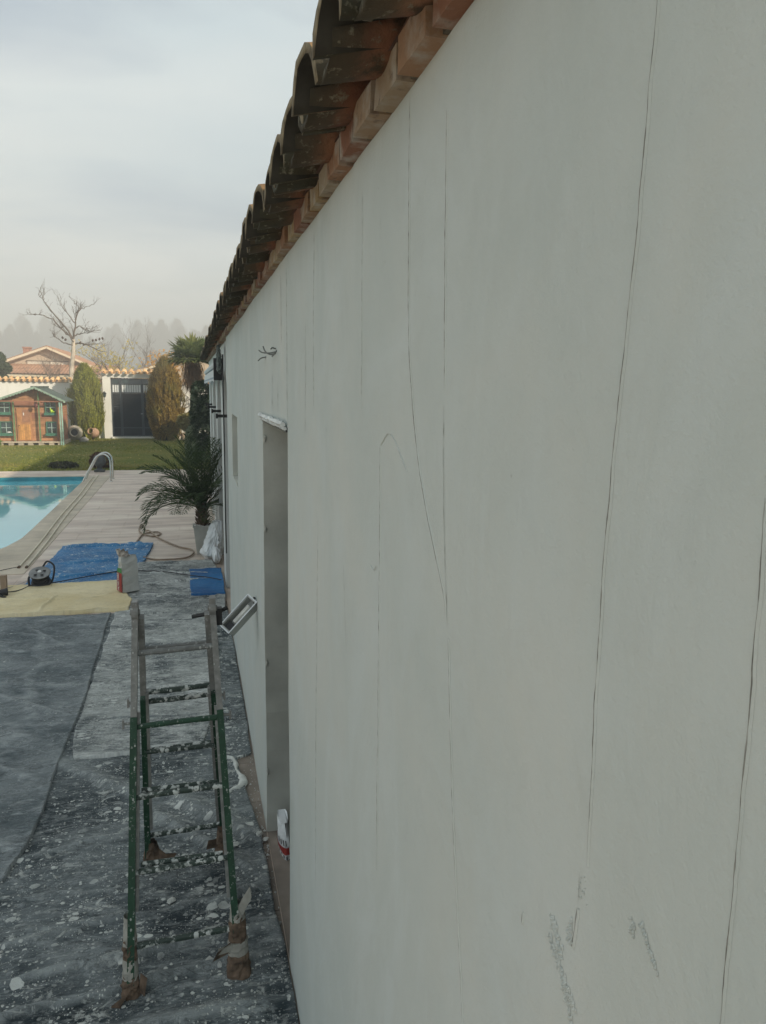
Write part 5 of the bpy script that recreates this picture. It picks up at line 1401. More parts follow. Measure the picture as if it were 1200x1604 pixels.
# playhouse
ph = thing('playhouse', 'small wooden playhouse with green windows and scalloped green roof', 'playhouse', (-5.9, 30.4, 0))
def HX(x): return x + 5.9
BO = [simple('board_orange', (0.40, 0.20, 0.10), .8, var=.25, scale=4, randv=.18), simple('board_red', (0.34, 0.15, 0.09), .8, var=.25, scale=4, randv=.18)]
GRN = simple('green_trim', (0.05, 0.16, 0.11), .6, var=.25, scale=10); GRNP = simple('green_post', (0.13, 0.22, 0.10), .7, var=.3, scale=10)
GRNR = simple('green_roofing', (0.07, 0.095, 0.08), .8, var=.3, scale=6)
hx0, hx1 = -7.12, -4.82
def roofz(x): return 2.16 - (-5.6 - x) * .36 if x < -5.6 else 2.16 - (x + 5.6) * .50
z = .17; k = 0
while z < 2.08:
    z1 = z + .105
    zt_ = min(z1 - .008, 2.08)
    if zt_ < 1.55: xa, xb = hx0, hx1
    else: xa, xb = max(hx0, -5.6 - (2.10 - zt_) / .36), min(hx1, -5.6 + (2.10 - zt_) / .50)
    if xb - xa > .1:
        M().box(HX(xa), HX(xb), -.004 + rnd.uniform(-.004, .004), .02, z, zt_).build('board', BO[0] if z < 1.0 else rnd.choice(BO), ph)
    z = z1; k += 1
q = M(); q.box(HX(hx0), HX(hx1), .022, 1.6, .15, 1.62); q.build('body', BO[1], ph)
q = M(); q.add([(HX(hx0), .012, roofz(hx0) - .01), (HX(hx1), .012, roofz(hx1) - .01), (HX(-5.6), .012, 2.155), (HX(hx0), .018, roofz(hx0) - .01), (HX(hx1), .018, roofz(hx1) - .01), (HX(-5.6), .018, 2.155),
              (HX(hx0), .012, 1.50), (HX(hx1), .012, 1.50)], [(0, 6, 7, 1, 2), (3, 5, 4)]); q.build('gable_board', BO[1], ph)
z = .17
while z < 1.6:
    M().box(HX(hx1) + .001, HX(hx1) + .02, .03, 1.6, z, z + .097).build('side_board', rnd.choice(BO), ph); z += .105
q = M(); q.box(HX(-7.2), HX(-4.7), -.30, 1.7, .10, .15); q.build('floor_board', simple('pale_boards', (.48, .40, .30), .8), ph)
for x_ in (-6.98, -6.62, -6.28, -5.95, -5.58, -5.22, -4.9):
    M().box(HX(x_), HX(x_ + .18), -.28, 1.6, -.02, .098).build('foot_block', simple('block', (.42, .36, .28), .9), ph)
q = M(); q.box(HX(-7.15), HX(-4.75), -.1, 1.5, -.01, .09); q.build('underfloor', BLACK, ph)
for sx, xe in ((-1, -7.35), (1, -4.55)):
    x_a = -5.6; q = M(); n_ = 14
    za, zb = roofz(-5.6), roofz(xe); v1 = [(HX(x_a), -.38, za + .04), (HX(xe), -.38, zb + .04), (HX(xe), 1.9, zb + .04), (HX(x_a), 1.9, za + .04)]
    q.add(v1 + [(a, b, c - .035) for a, b, c in v1], [(0, 1, 2, 3), (7, 6, 5, 4), (0, 4, 5, 1), (1, 5, 6, 2), (2, 6, 7, 3)]); q.build('roof', GRNR, ph)
    # scalloped verge
    q = M(); nn = 16 if sx < 0 else 11
    for k in range(nn):
        t0, t1 = k / nn, (k + 1) / nn
        for (ta, tb) in ((t0, t1),):
            X0, X1 = x_a + (xe - x_a) * ta, x_a + (xe - x_a) * tb; Z0, Z1 = za + (zb - za) * ta, za + (zb - za) * tb
            xm, zm = (X0 + X1) / 2, (Z0 + Z1) / 2
            q.add([(HX(X0), -.392, Z0 + .045), (HX(X1), -.392, Z1 + .045), (HX(X1), -.392, Z1 - .015), (HX(xm), -.392, zm - .055), (HX(X0), -.392, Z0 - .015)], [(0, 1, 2, 3, 4)])
            q.add([(HX(X0), -.382, Z0 + .045), (HX(X1), -.382, Z1 + .045), (HX(X1), -.382, Z1 - .015), (HX(xm), -.382, zm - .055), (HX(X0), -.382, Z0 - .015)], [(0, 4, 3, 2, 1)])
    q.build('scalloped_edge', simple('pale_green_edge', (.24, .33, .26), .8, var=.3), ph)
M().box(HX(-5.72), HX(-5.48), -.385, 1.9, 2.15, 2.215, .006).build('ridge_cap', GRNR, ph)
def window(x0, x1, z0, z1, box=True):
    f_ = M(); y0, y1 = -.06, -.012
    f_.box(HX(x0), HX(x0 + .035), y0, y1, z0, z1); f_.box(HX(x1 - .035), HX(x1), y0, y1, z0, z1); f_.box(HX(x0 + .035), HX(x1 - .035), y0, y1, z1 - .035, z1); f_.box(HX(x0 + .035), HX(x1 - .035), y0, y1, z0, z0 + .035)
    o = f_.build('window', GRN, ph); xm, zm = (x0 + x1) / 2, (z0 + z1) / 2
    m_ = M(); m_.box(HX(xm - .01), HX(xm + .01), -.045, -.02, z0 + .036, z1 - .036); m_.box(HX(x0 + .036), HX(xm - .011), -.045, -.02, zm - .01, zm + .01); m_.box(HX(xm + .011), HX(x1 - .036), -.045, -.02, zm - .01, zm + .01); m_.build('glazing_bar', simple('pale_bar', (.35, .45, .42), .6), o)
    M().box(HX(x0 + .034), HX(x1 - .034), -.018, -.013, z0 + .034, z1 - .034).build('pane', GLASS, o)
    M().box(HX(x0 - .03), HX(x1 + .03), -.12, -.061, z0 - .07, z0 + .03).build('sill_box', GRN, o)
window(-5.33, -4.95, 1.20, 1.66); window(-5.32, -4.94, .42, .89); window(-6.94, -6.53, 1.20, 1.62); window(-6.92, -6.50, .42, .89)
dr = M().box(HX(-6.33), HX(-5.82), -.045, -.012, .17, 1.39).build('door', simple('door_wood', (.42, .20, .09), .7, var=.3, scale=6), ph)
M().box(HX(-6.14), HX(-5.86), -.052, -.046, .86, 1.34).build('upper_panel', simple('door_panel', (.33, .16, .09), .7), dr)
for k in range(6): M().box(HX(-6.27 + k * .068), HX(-6.212 + k * .068), -.056, -.047, .20, .78).build('lower_board', simple('amber_board', (.50, .25, .08), .7, randv=.2), dr)
M().box(HX(-6.10), HX(-6.07), -.062, -.053, 1.12, 1.22).build('ornament', WHITEP, dr)
M().blob((HX(-6.26), -.06, .74), .02, (1, .6, 1), .1).build('knob', DARKMETAL, dr)
for (x_, z1_, m_, w_) in ((-6.41, 1.66, GRNP, .05), (-5.53, 1.98, GRNP, .045), (-4.90, 1.66, BO[1], .06)):
    M().box(HX(x_ - w_ / 2), HX(x_ + w_ / 2), -.16, -.10, .15, z1_).build('post', m_, ph)
for x_ in (-4.77, -4.70):
    M().box(HX(x_ - .022), HX(x_ + .022), -.33, -.28, .0, 1.64).build('post', simple('mint_post', (.30, .46, .38), .6, var=.3), ph)
M().box(HX(-7.2), HX(-4.66), -.335, -.275, 1.63, 1.67).build('eave_beam', BO[1], ph)
hp = thing('hanging_pot', 'small dark red lantern hanging under the playhouse gable', 'lantern', (-5.60, 30.12, 1.40))
M().lathe([(0, 0), (.05, .02), (.075, .09), (.06, .15), (.02, .17)], 10).build('pot', simple('dark_red', (.12, .03, .025), .6), hp)
M().tube([(0, 0, .17), (0, 0, .70)], .006, 5).build('chain', DARKMETAL, hp)
ty = M(); ty.blob((0, 0, .05), .06, (1, .8, 1), .25); ty.blob((.07, 0, .02), .05, (1.2, .8, .6), .2); ty.blob((-.03, 0, .12), .035, (.7, .7, 1.2), .2)
o = ty.build('toy', simple('lime_plastic', (.42, .62, .03), .5, var=.1)); o.location = (-5.10, 30.31, 1.245); tag(o, 'lime green toy on the sill of the upper right playhouse window', 'toy')
ty = M(); ty.blob((0, 0, .02), .05, (1.6, .8, .5), .25); o = ty.build('toy', WHITEP); o.location = (-6.60, 30.31, .47); tag(o, 'white object lying on the sill of the lower left playhouse window', 'toy')

# jars and rocks
def jar(loc, yaw, pitch, s, m_, label):
    o = thing('clay_jar', label, 'jar', loc)
    mt = Matrix.Rotation(yaw, 3, 'Z') @ Matrix.Rotation(pitch, 3, 'X')
    M().lathe([(p[0] * s, p[1] * s) for p in ((0, 0), (.10, 0), (.20, .08), (.29, .22), (.31, .34), (.28, .46), (.20, .55), (.155, .60), (.17, .63), (.20, .66), (.19, .675), (.14, .66), (.13, .60), (.17, .5), (0.1, .3), (0, .3))], 24, mat=mt).build('pot', m_, o, True)
    q = M(); q.lathe([(0, .5 * s), (.155 * s, .5 * s)], 20, mat=mt); q.build('dark_mouth', BLACK, o)
jar((-4.62, 32.45, .31), 0.12, radians(82), 1.0, STONEJ, 'big weathered clay jar lying with its round mouth facing the lawn')
jar((-3.82, 32.95, .25), -.5, radians(70), .72, TERRA, 'reddish clay jar lying under the green conifer beside the gate')
for (x_, y_, r_, lab, m_) in ((-4.22, 32.05, .15, 'pale rounded rock between the two clay jars', ROCK), (-.52, 33.0, .20, 'smaller pale rock at the wall foot right of the brown conifer', ROCK), (-.15, 32.9, .26, 'bigger warm rock at the wall foot under the fan palm', simple('warm_rock', (.52, .40, .3), .9, var=.3))):
    o = M().blob((0, 0, 0), r_, (1.2, 1, .8), .15, 12, 8).build('rock', m_, None, True); o.location = (x_, y_, r_ * .5); tag(o, lab, 'rock')

# ------------------------------------------------------------------ vegetation
def CPROF(t): return float(np.interp(t, [0, .08, .25, .42, .6, .75, .86, .94, 1], [.62, .78, .96, 1.0, .90, .74, .52, .30, .04]))
def conifer(loc, h, rmax, m_, label, seed, n=9000):
    o = thing('conifer', label, 'conifer', loc); q = M(); rr_ = random.Random(seed)
    for i in range(n):
        t = rr_.random() ** .85; z_ = t * h
        prof = CPROF(t)
        a = rr_.uniform(0, 2 * pi); lump = .58 + .48 * float(vnoise(a * 2.2 + seed, z_ * 2.3, seed)) + .40 * float(vnoise(a * 8 + 3, z_ * 4.5, 2))
        r_ = rmax * prof * lump * (1 - .22 * rr_.random() ** 2)
        p = Vector((r_ * cos(a), r_ * sin(a), z_)); outw = Vector((cos(a), sin(a), 0))
        d = (Vector((0, 0, 1)) + outw * rr_.uniform(.0, .5) + Vector((rr_.gauss(0, .22), rr_.gauss(0, .22), 0))).normalized()
        s = Vector((-sin(a), cos(a), 0)) + outw * rr_.uniform(-.8, .8); s.normalize(); L = rr_.uniform(.14, .34); w_ = rr_.uniform(.010, .020)
        q.add([tuple(p - s * w_), tuple(p + s * w_), tuple(p + d * L * .6 + s * w_ * 1.2), tuple(p + d * L), tuple(p + d * L * .6 - s * w_ * 1.2)], [(0, 1, 2, 3, 4)])
    q.build('crown', m_, o)
    # inner mass
    q = M(); pr = []
    for i in range(13):
        t = i / 12; pr.append((rmax * .60 * CPROF(t) * (0.98 if i < 12 else 0), t * h * .94))
    q.lathe(pr, 14); 
    M().tube([(0, 0, -.05), (0, 0, h * .5)], [.07, .03], 8).build('trunk', BARKD, o); q.build('inner_branches', leafmat('inner_' + str(seed), (.02, .022, .010), (.035, .03, .015)), o)
CONG = leafmat('conifer_green', (0.10, 0.12, 0.018), (0.42, 0.42, 0.055), (0.24, 0.22, 0.045), scale=1.5)
CONB = leafmat('conifer_bronze', (0.10, 0.065, 0.02), (0.42, 0.29, 0.075), (0.24, 0.20, 0.055), scale=1.5)
conifer((-4.22, 33.15, 0), 2.95, .63, CONG, 'yellow green columnar conifer left of the gate', 1)
conifer((-1.02, 32.8, 0), 3.30, .66, CONB, 'bronze brown columnar conifer right of the gate', 2, 10000)

def bare_tree(name, label, loc, h, seed, bark, tips=None, spread=.55, levels=4, r0=.09, group=None, trunk=.35, lean=0.0, leaf=None, nleaf=0, lsz=.08):
    o = thing(name, label, 'tree', loc, group); tr = M(); br = M(); rr_ = random.Random(seed); ends = []
    def grow(p, d, L, r_, lv, tgt):
        n_ = 5; P = [p.copy()]; Rr = [r_]
        for i in range(n_):
            d = (d + Vector((rr_.gauss(0, .13), rr_.gauss(0, .13), rr_.gauss(0, .08) + (.05 if lv else 0)))).normalized(); p = p + d * L / n_; P.append(p.copy()); Rr.append(r_ * (1 - .55 * (i + 1) / n_))
        tgt.tube(P, Rr, 7 if lv == 0 else (5 if lv < 2 else 3), False)
        if lv >= levels: ends.append(p); return
        for k in range(rr_.choice((3, 4, 4)) if lv else rr_.choice((5, 6, 7))):
            t = rr_.uniform(.35, 1.0) if lv else rr_.uniform(trunk, 1.0); f_ = t * n_; i = min(int(f_), n_ - 1); b = P[i].lerp(P[i + 1], f_ - i)
            a = rr_.uniform(0, 6.28); nd = (d * (1 - spread) * 1.1 + Vector((cos(a), sin(a), rr_.uniform(-.1, .5))) * spread).normalized()
            grow(b, nd, L * rr_.uniform(.42, .68), max(.004, r_ * .5), lv + 1, br)
    grow(Vector((0, 0, 0)), Vector((lean, 0, 1)).normalized(), h * .62, r0, 0, tr)
    tr.build('trunk', bark, o); br.build('branches', tips or bark, o)
    if leaf:
        q = M()
        for p in ends:
            for k in range(nleaf):
                c = p + Vector((rr_.gauss(0, .18), rr_.gauss(0, .18), rr_.gauss(0, .14))); d = Vector((rr_.gauss(0, 1), rr_.gauss(0, 1), rr_.gauss(0, 1))).normalized(); s = d.orthogonal().normalized(); L = lsz * rr_.uniform(.6, 1.3)
                q.add([tuple(c - d * L), tuple(c + s * L * .6), tuple(c + d * L), tuple(c - s * L * .6)], [(0, 1, 2, 3)])
        q.build('crown', leaf, o)
    return o
bt = thing('bare_tree', 'tall leafless tree with a pale leaning trunk rising above the left wall', 'tree', (-6.0, 42, 0))
def BP(px, py, dy_=0.0):   # metres in the tree's own upright plane
    return Vector(((px - 112) * .0385, dy_, 2.77 + (588 - py) * .0318))
tk = M(); tk.tube([(-.05, 0, -.1), BP(111, 600), BP(113, 575), BP(116, 550), BP(117, 530)], [.14, .125, .115, .10, .09], 9)
tk.build('trunk', BARKW, bt)
brn = M(); r10 = random.Random(12)
def limb(pts_, r0, r1, lv=0):
    P = smooth_path(pts_, 4); n_ = len(P); P = [p + Vector((r10.gauss(0, .018), r10.gauss(0, .018), r10.gauss(0, .018))) for p in P]
    brn.tube(P, [r0 + (r1 - r0) * i / (n_ - 1) for i in range(n_)], 5, False)
    if lv < 2:
        for k in range(5 if lv == 0 else 3):
            i = r10.randrange(n_ // 4, n_ - 1); d = (P[i + 1] - P[i]).normalized(); s_ = Vector((r10.gauss(0, .55), r10.gauss(0, .7), r10.uniform(0, .7)))
            d = (d * .8 + s_).normalized(); L = r10.uniform(.35, .85) * (1 if lv == 0 else .5); b = P[i]
            limb([b, b + d * L * .5 + Vector((0, 0, .03)), b + d * L + Vector((r10.gauss(0, .08), 0, r10.uniform(-.05, .15)))], r0 * .34, .005, lv + 1)
limb([BP(117, 532), BP(119, 515), BP(121, 495), BP(123, 468)], .065, .010)
limb([BP(117, 530, .05), BP(108, 512), BP(95, 492), BP(82, 470), BP(76, 461)], .055, .008)
limb([BP(117, 528), BP(106, 518), BP(92, 500), BP(78, 493), BP(68, 493)], .05, .008)
limb([BP(119, 513, .1), BP(126, 508), BP(136, 517), BP(132, 506)], .035, .006)
limb([BP(120, 500), BP(126, 485), BP(134, 478), BP(140, 476)], .04, .006)
limb([BP(118, 524), BP(128, 520), BP(138, 518)], .04, .007)
limb([BP(116, 537), BP(128, 536), BP(140, 541), BP(150, 548), BP(158, 548)], .045, .007)
limb([BP(116, 540, -.1), BP(104, 536), BP(96, 528), BP(88, 527)], .035, .006)
limb([BP(117, 534, -.2), BP(110, 520), BP(100, 512), BP(90, 505)], .035, .006)
limb([BP(120, 505), BP(112, 490), BP(104, 478), BP(100, 462)], .03, .006)
brn.build('branches', BARKT, bt)
q = M()
for (a_, b_) in ((104, 528), (107, 531), (142, 531), (146, 530), (150, 528), (154, 527), (130, 538), (126, 535)):
    q.blob(BP(a_, b_, r10.uniform(-.2, .2)), .055, (1, 1, 1.2), .3, 6, 4)
q.build('dry_fruit', simple('dry_fruit', (.07, .04, .03), .9), bt)
bare_tree('autumn_tree', 'small tree with sparse yellow leaves above the gate', (-3.1, 46, 0), 4.9, 5, BARKD, BARKT, .6, 3, .08, trunk=.6, leaf=leafmat('yellow_leaf', (.42, .33, .07), (.55, .45, .12)), nleaf=7, lsz=.07)
bare_tree('autumn_tree', 'orange leaved shrub tree between the brown conifer and the fan palm', (-.45, 38, 0), 3.6, 6, BARKD, BARKT, .6, 3, .06, trunk=.5, leaf=leafmat('orange_leaf', (.55, .26, .05), (.62, .36, .08)), nleaf=9, lsz=.07)
TWIGP = simple('pinkish_twig', (.20, .14, .11), .9)
spots = [(-7.2, 47, 4.3, 'bushy bare tree right beside the neighbour gable'), (-8.6, 44.5, 3.7, 'low bare bush tree in front of the neighbour gable'), (-5.0, 46, 4.0, 'twiggy bare tree behind the green conifer'), (-2.2, 50, 4.7, 'twiggy bare tree just right of the yellow tree'),
         (-4.6, 60, 6.3, 'misty bare tree to the left of the yellow tree'), (-1.2, 62, 6.6, 'misty bare tree between the yellow tree and the brown conifer'), (.4, 58, 6.0, 'misty bare tree behind the brown conifer top'), (-3.2, 75, 7.8, 'faint bare tree far behind the yellow tree')]
for i, (x_, y_, h_, lab) in enumerate(spots):
    bare_tree('bare_tree', lab, (x_, y_, 0), h_, 30 + i, TWIGP, TWIGP, .5, 4, .06, group='leafless trees beyond the garden wall', trunk=.3)
# pine at the left edge
pn = thing('pine_tree', 'dark green pine leaning in at the left edge above the wall', 'pine tree', (-10.4, 43, 0)); q = M(); r7 = random.Random(6)
for (dx_, dz_, r_) in ((0, 3.2, .9), (.5, 3.6, .8), (.2, 4.2, .75), (.9, 3.1, .6), (-.4, 4.6, .7), (0.9, 2.6, .35), (-.8, 3.6, .9), (-.2, 5.0, .4)):
    leafball(q, (dx_, 0, dz_), r_ * .8, r_, r_ * .55, 1300, .13, r7)
q.build('crown', leafmat('pine_needles', (.03, .055, .02), (.07, .10, .035)), pn); M().tube([(-.5, 0, 0), (-.2, 0, 2), (0, 0, 4.4)], [.14, .11, .04], 8).build('trunk', BARKD, pn)
# fan palm
fp = thing('fan_palm', 'tall fan palm with a shaggy brown skirt beyond the end of the eaves', 'palm tree', (0.13, 26.5, 0))
M().tube([(0, 0, 0), (.02, 0, 1.2), (0, 0, 2.6), (0, 0, 3.1)], [.15, .13, .14, .12], 12).build('trunk', simple('palm_trunk', (.22, .18, .13), .95, var=.4, scale=6), fp)
q = M(); r8 = random.Random(3)
for i in range(900):
    a = r8.uniform(0, 6.28); z_ = r8.uniform(2.35, 3.15); r_ = .14 + .24 * r8.random(); L = r8.uniform(.2, .5); p = Vector((cos(a) * r_, sin(a) * r_, z_)); d = Vector((cos(a) * .25 + r8.gauss(0, .12), sin(a) * .25 + r8.gauss(0, .12), -1)).normalized(); s = Vector((-sin(a), cos(a), 0)) * .013
    q.add([tuple(p - s), tuple(p + s), tuple(p + d * L)], [(0, 1, 2)])
q.build('dead_skirt', simple('dead_palm_leaf', (.20, .12, .07), .9, var=.4, scale=10), fp)
FPL = leafmat('fan_palm_leaf', (.07, .11, .035), (.18, .22, .07), (.34, .33, .10), scale=1.2, rough=.5)
def fan(az_, el_, L_, R_f):
    q = M(); d = Vector((cos(az_) * cos(el_), sin(az_) * cos(el_), sin(el_))); b = Vector((0, 0, 3.1)); c = b + d * L_ + Vector((0, 0, -.08 * L_)); q.tube([b, (b + c) / 2 + Vector((0, 0, .04)), c], .011, 5)
    side = d.cross(Vector((0, 0, 1))).normalized(); upv = side.cross(d).normalized()
    n_ = 30
    for k in range(n_):
        a = -1.9 + 3.8 * k / (n_ - 1); dd = (d * cos(a) + side * sin(a) + upv * .16 * (k % 2)).normalized(); LL = R_f * (1 - .22 * abs(a) / 1.9) * r8.uniform(.9, 1.05)
        tip = c + dd * LL + Vector((0, 0, -.22 * LL * r8.uniform(.5, 1.2))); mid = c + dd * LL * .55; s = (upv.cross(dd)).normalized() * LL * .062
        q.add([tuple(c), tuple(mid - s), tuple(tip), tuple(mid + s)], [(0, 1, 2, 3)])
    q.build('fan_leaf', FPL, fp)
for (az_, el_) in ((3.2, .75), (3.0, .25), (3.5, 1.1), (4.2, .5), (4.9, .8), (5.6, .4), (0, .9), (.7, .4), (1.5, .7), (2.2, .5), (2.7, 1.2), (4.4, -.05), (3.6, .0), (5.2, 0.0), (.2, 0.1), (1.0, 1.2), (2.5, -.1), (5.9, 1.25), (4.6, 1.3)):
    fan(az_, el_ * .8 + .15, .45, .78)
# second low trunk-like yellowish palm leaves and climbing plants by the arcade end
CLIMB = leafmat('climber_leaf', (.035, .06, .022), (.09, .13, .045), (.46, .52, .34), scale=3.0)
ob = thing('climbing_plant', 'dark climbing plant with pale leaf patches on the far end of the arcade', 'climber', (0.30, 22.5, 0)); q = M(); r9 = random.Random(2)
for (a_, b_, c_, d_, e_) in ((.02, 2.0, .34, .5, 1500), (-.06, 1.5, .30, .45, 1300), (.10, 1.55, .36, .5, 1300), (-.02, .95, .40, .42, 1400), (.14, .5, .42, .4, 1300), (-.2, .35, .3, .3, 700)): leafball(q, (a_, 0, b_), c_, .4, d_, e_, .085, r9); q.build('foliage', CLIMB, ob)
M().tube([(0, 0, 0), (.03, 0, 1.0), (0, .02, 2.2)], [.04, .03, .02], 6).build('stem', BARKD, ob)
ob = thing('climbing_plant', 'brown tangle of bare vine on the white wall behind the fan palm', 'climber', (0.1, 33.9, 0)); q = M()
for i in range(26):
    P = [Vector((r9.uniform(-.6, 1.0), -.02, r9.uniform(0.2, 1.2)))]
    for j in range(9): P.append(P[-1] + Vector((r9.gauss(0, .13), r9.gauss(0, .02), r9.uniform(.02, .22))))
    q.tube(P, .014, 4)
q.build('vine', BARKT, ob)
bush('yellow_shrub', 'yellowing strap leaved shrub right of the brown conifer', 'shrub', (-.15, 31.5, .55), (.42, .35, .34), 900, .17, leafmat('yellowing', (.18, .15, .05), (.34, .29, .10)), 9)
bush('pale_shrub', 'pale grey green shrub under the climbing plant', 'shrub', (.05, 25.0, 0), (.28, .3, .55), 1600, .08, leafmat('pale_shrub', (.16, .19, .12), (.34, .36, .26)), 10)

# misty poplar rows
POPB = simple('poplar_twigs', (.10, .095, .075), .95, var=.3, scale=.5)
def poplar_meshes(seed):
    rr_ = random.Random(seed); q = M(); H = 24
    for i in range(5200):
        t = rr_.random() ** .8; z_ = 3 + t * (H - 3); a = rr_.uniform(0, 6.28); r_ = (4.0 * float(np.interp(t, [0, .15, .5, .75, .9, 1], [.35, .8, 1, .92, .68, .2])) * (.45 + .8 * float(vnoise(a * 1.6, z_ * .45, seed)))) * rr_.random() ** .5
        p = Vector((r_ * cos(a), r_ * sin(a), z_)); d = Vector((rr_.gauss(0, .25), rr_.gauss(0, .25), 1)).normalized(); s = Vector((-sin(a), cos(a), 0)); L = rr_.uniform(.8, 2.0); w_ = .07
        q.add([tuple(p - s * w_), tuple(p + s * w_), tuple(p + d * L)], [(0, 1, 2)])
    tk = M().tube([(0, 0, -.3), (0, 0, 8), (0, 0, 20)], [.28, .2, .06], 7)
    return q.mesh('crown', POPB), tk.mesh('trunk', BARKD)
PM = [poplar_meshes(i) for i in range(4)]
for row, (yp, n_, sc0) in enumerate(((360, 25, 1.55), (400, 22, 1.72))):
    for i in range(n_):
        x_ = -120 + i * (160.0 / n_) + rnd.uniform(-2, 2)
        o = thing('poplar', ('bare poplar fading into the fog in the nearer row beyond the houses' if row == 0 else 'bare poplar fading into the fog in the farther row beyond the houses'), 'poplar', (x_, yp + rnd.uniform(-5, 5), 0), 'poplars in the fog')
        s = sc0 * rnd.uniform(.66, 1.05) * .80; o.scale = (s * rnd.uniform(.9, 1.2), s, s); o.rotation_euler = (0, 0, rnd.uniform(0, 6))
        a_, b_ = rnd.choice(PM); link('crown', a_, o); link('trunk', b_, o)
q = M(); rr_ = random.Random(77)
for i in range(34000):
    x_ = rr_.uniform(-180, 70); z_ = rr_.random() ** 1.1 * 24 * (.6 + .6 * float(vnoise(x_ * .12, 3))); L = rr_.uniform(.9, 2.4); w_ = .16
    y_ = 440 + rr_.uniform(-9, 9)
    q.add([(x_ - w_, y_, z_ - .5), (x_ + w_, y_, z_ - .5), (x_ + rr_.gauss(0, .5), y_, z_ + L)], [(0, 1, 2)])
tag(q.build('woodland', POPB), 'far wood of bare trees lost in the fog along the horizon', 'woodland', kind='stuff')

# ------------------------------------------------------------------ neighbouring houses
PINKW = whitewash('cream_render', (.62, .50, .38)); ROOFN = simple('orange_roof', (.42, .23, .14), .85, var=.25, scale=1.5, bump=.4, bscale=6); FASC = simple('cream_fascia', (.74, .62, .46), .8, var=.08)
def rolled_roof(parent, p0, p1, q1, q0, n_, name='roof'):
    """corrugated tile slope between eave p0-p1 and ridge q0-q1"""
    q = M(); p0, p1, q0, q1 = map(Vector, (p0, p1, q0, q1)); nrm_ = (p1 - p0).cross(q0 - p0).normalized()
    if nrm_.z < 0: nrm_ = -nrm_
    N_ = n_ * 4
    for i in range(N_ + 1):
        t = i / N_; h_ = .05 * abs(math.sin(pi * i / 4)) 
        for s in (0, 1): q.v.append(tuple(((p0.lerp(p1, t)) if s == 0 else q0.lerp(q1, t)) + nrm_ * h_))
        if i: b_ = 2 * (i - 1); q.f.append((b_, b_ + 2, b_ + 3, b_ + 1))
    q.build(name, ROOFN, parent)
nh = thing('neighbour_house', 'cream neighbour house with a broad gable and chimney behind the left wall', 'house', (-8.9, 50, 0))
def NX(x): return x + 8.9
q = M(); xl_, xr_, zl_, zr_ = -12.0, -5.4, 3.45, 3.25; rx_, rz_ = -8.75, 4.68
q.add([(NX(-11.6), 2, 0), (NX(-5.9), 2, 0), (NX(-5.9), 2, 3.40), (NX(rx_), 2, rz_ - .12), (NX(-11.6), 2, 3.50), (NX(-11.6), 10, 0), (NX(-5.9), 10, 0), (NX(-5.9), 10, 3.4), (NX(rx_), 10, rz_ - .12), (NX(-11.6), 10, 3.5)],
      [(0, 1, 2, 3, 4), (5, 9, 8, 7, 6), (0, 4, 9, 5), (1, 6, 7, 2)]); q.build('wall', PINKW, nh)
rolled_roof(nh, (NX(xl_), 1.5, zl_), (NX(xl_), 10.4, zl_), (NX(rx_), 10.4, rz_), (NX(rx_), 1.5, rz_), 30)
rolled_roof(nh, (NX(xr_), 1.5, zr_), (NX(xr_), 10.4, zr_), (NX(rx_), 10.4, rz_), (NX(rx_), 1.5, rz_), 30)
for (xa, za) in ((xl_, zl_), (xr_, zr_)):
    M().beam((NX(xa), 1.47, za - .09), (NX(rx_), 1.47, rz_ - .09), .06, .14, Vector((0, 1, 0))).build('verge_board', FASC, nh)
q = M(); q.box(NX(-10.0), NX(-7.6), 1.93, 1.995, 3.32, 3.72); q.build('window', simple('pale_window', (.66, .60, .50), .4), nh)
q = M(); q.box(NX(-10.05), NX(-7.55), 1.90, 1.99, 3.725, 3.77); q.build('window_head', BARKD, nh)
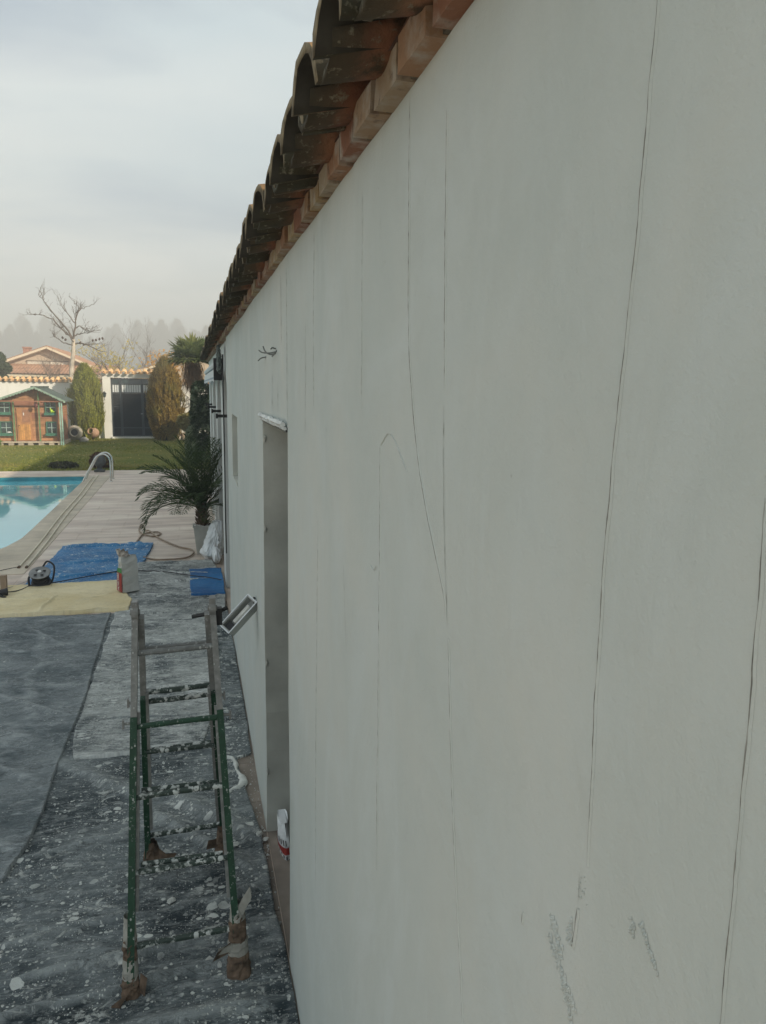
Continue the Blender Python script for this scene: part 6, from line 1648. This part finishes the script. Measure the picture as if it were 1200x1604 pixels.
q = M(); q.box(NX(-10.62), NX(-10.17), 4, 4.5, 3.5, 4.62); q.box(NX(-10.66), NX(-10.13), 3.96, 4.54, 4.621, 4.70); q.build('chimney', simple('chimney_brick', (.42, .22, .16), .9), nh)
rolled_roof(nh, (NX(-13), -1.2, 2.86), (NX(-4.4), -1.2, 2.90), (NX(-4.4), 1.98, 3.55), (NX(-13), 1.98, 3.50), 44, 'porch_roof')
M().box(NX(-13), NX(-4.4), -1.22, -1.15, 2.70, 2.83).build('fascia', FASC, nh)
M().box(NX(-13), NX(-4.4), -.6, -.5, 0, 2.70).build('porch_wall', simple('porch_shade_wall', (.30, .25, .2), .9), nh)
n2_ = thing('neighbour_house', 'second cream house whose roof edge rises behind the brown conifer', 'house', (1.2, 50, 0))
rolled_roof(n2_, (-5.2, -1, 2.95), (-5.2, 8, 2.95), (0, 8, 4.7), (0, -1, 4.7), 24); rolled_roof(n2_, (5.2, -1, 2.95), (5.2, 8, 2.95), (0, 8, 4.7), (0, -1, 4.7), 24)
M().beam((-5.2, -1.03, 2.87), (0, -1.03, 4.62), .06, .14, Vector((0, 1, 0))).build('verge_board', FASC, n2_)
q = M(); q.add([(-4.7, 0, 0), (4.7, 0, 0), (4.7, 0, 3.0), (0, 0, 4.55), (-4.7, 0, 3.0)], [(0, 1, 2, 3, 4)]); q.build('wall', PINKW, n2_)

# ------------------------------------------------------------------ fog
hz = M().box(-260, 180, -12, 520, -1.7, 44)
fm = bpy.data.materials.new('fog'); fm.use_nodes = True; fm.node_tree.nodes.clear()
oo = fm.node_tree.nodes.new('ShaderNodeOutputMaterial'); pvn = fm.node_tree.nodes.new('ShaderNodeVolumePrincipled')
pvn.inputs['Color'].default_value = (0.965, 0.975, 0.955, 1); pvn.inputs['Density'].default_value = 0.0048; pvn.inputs['Anisotropy'].default_value = -0.06
fm.node_tree.links.new(pvn.outputs[0], oo.inputs['Volume'])
tag(hz.build('haze', fm), 'pale winter fog lying over the gardens and the far trees', 'haze', kind='stuff')
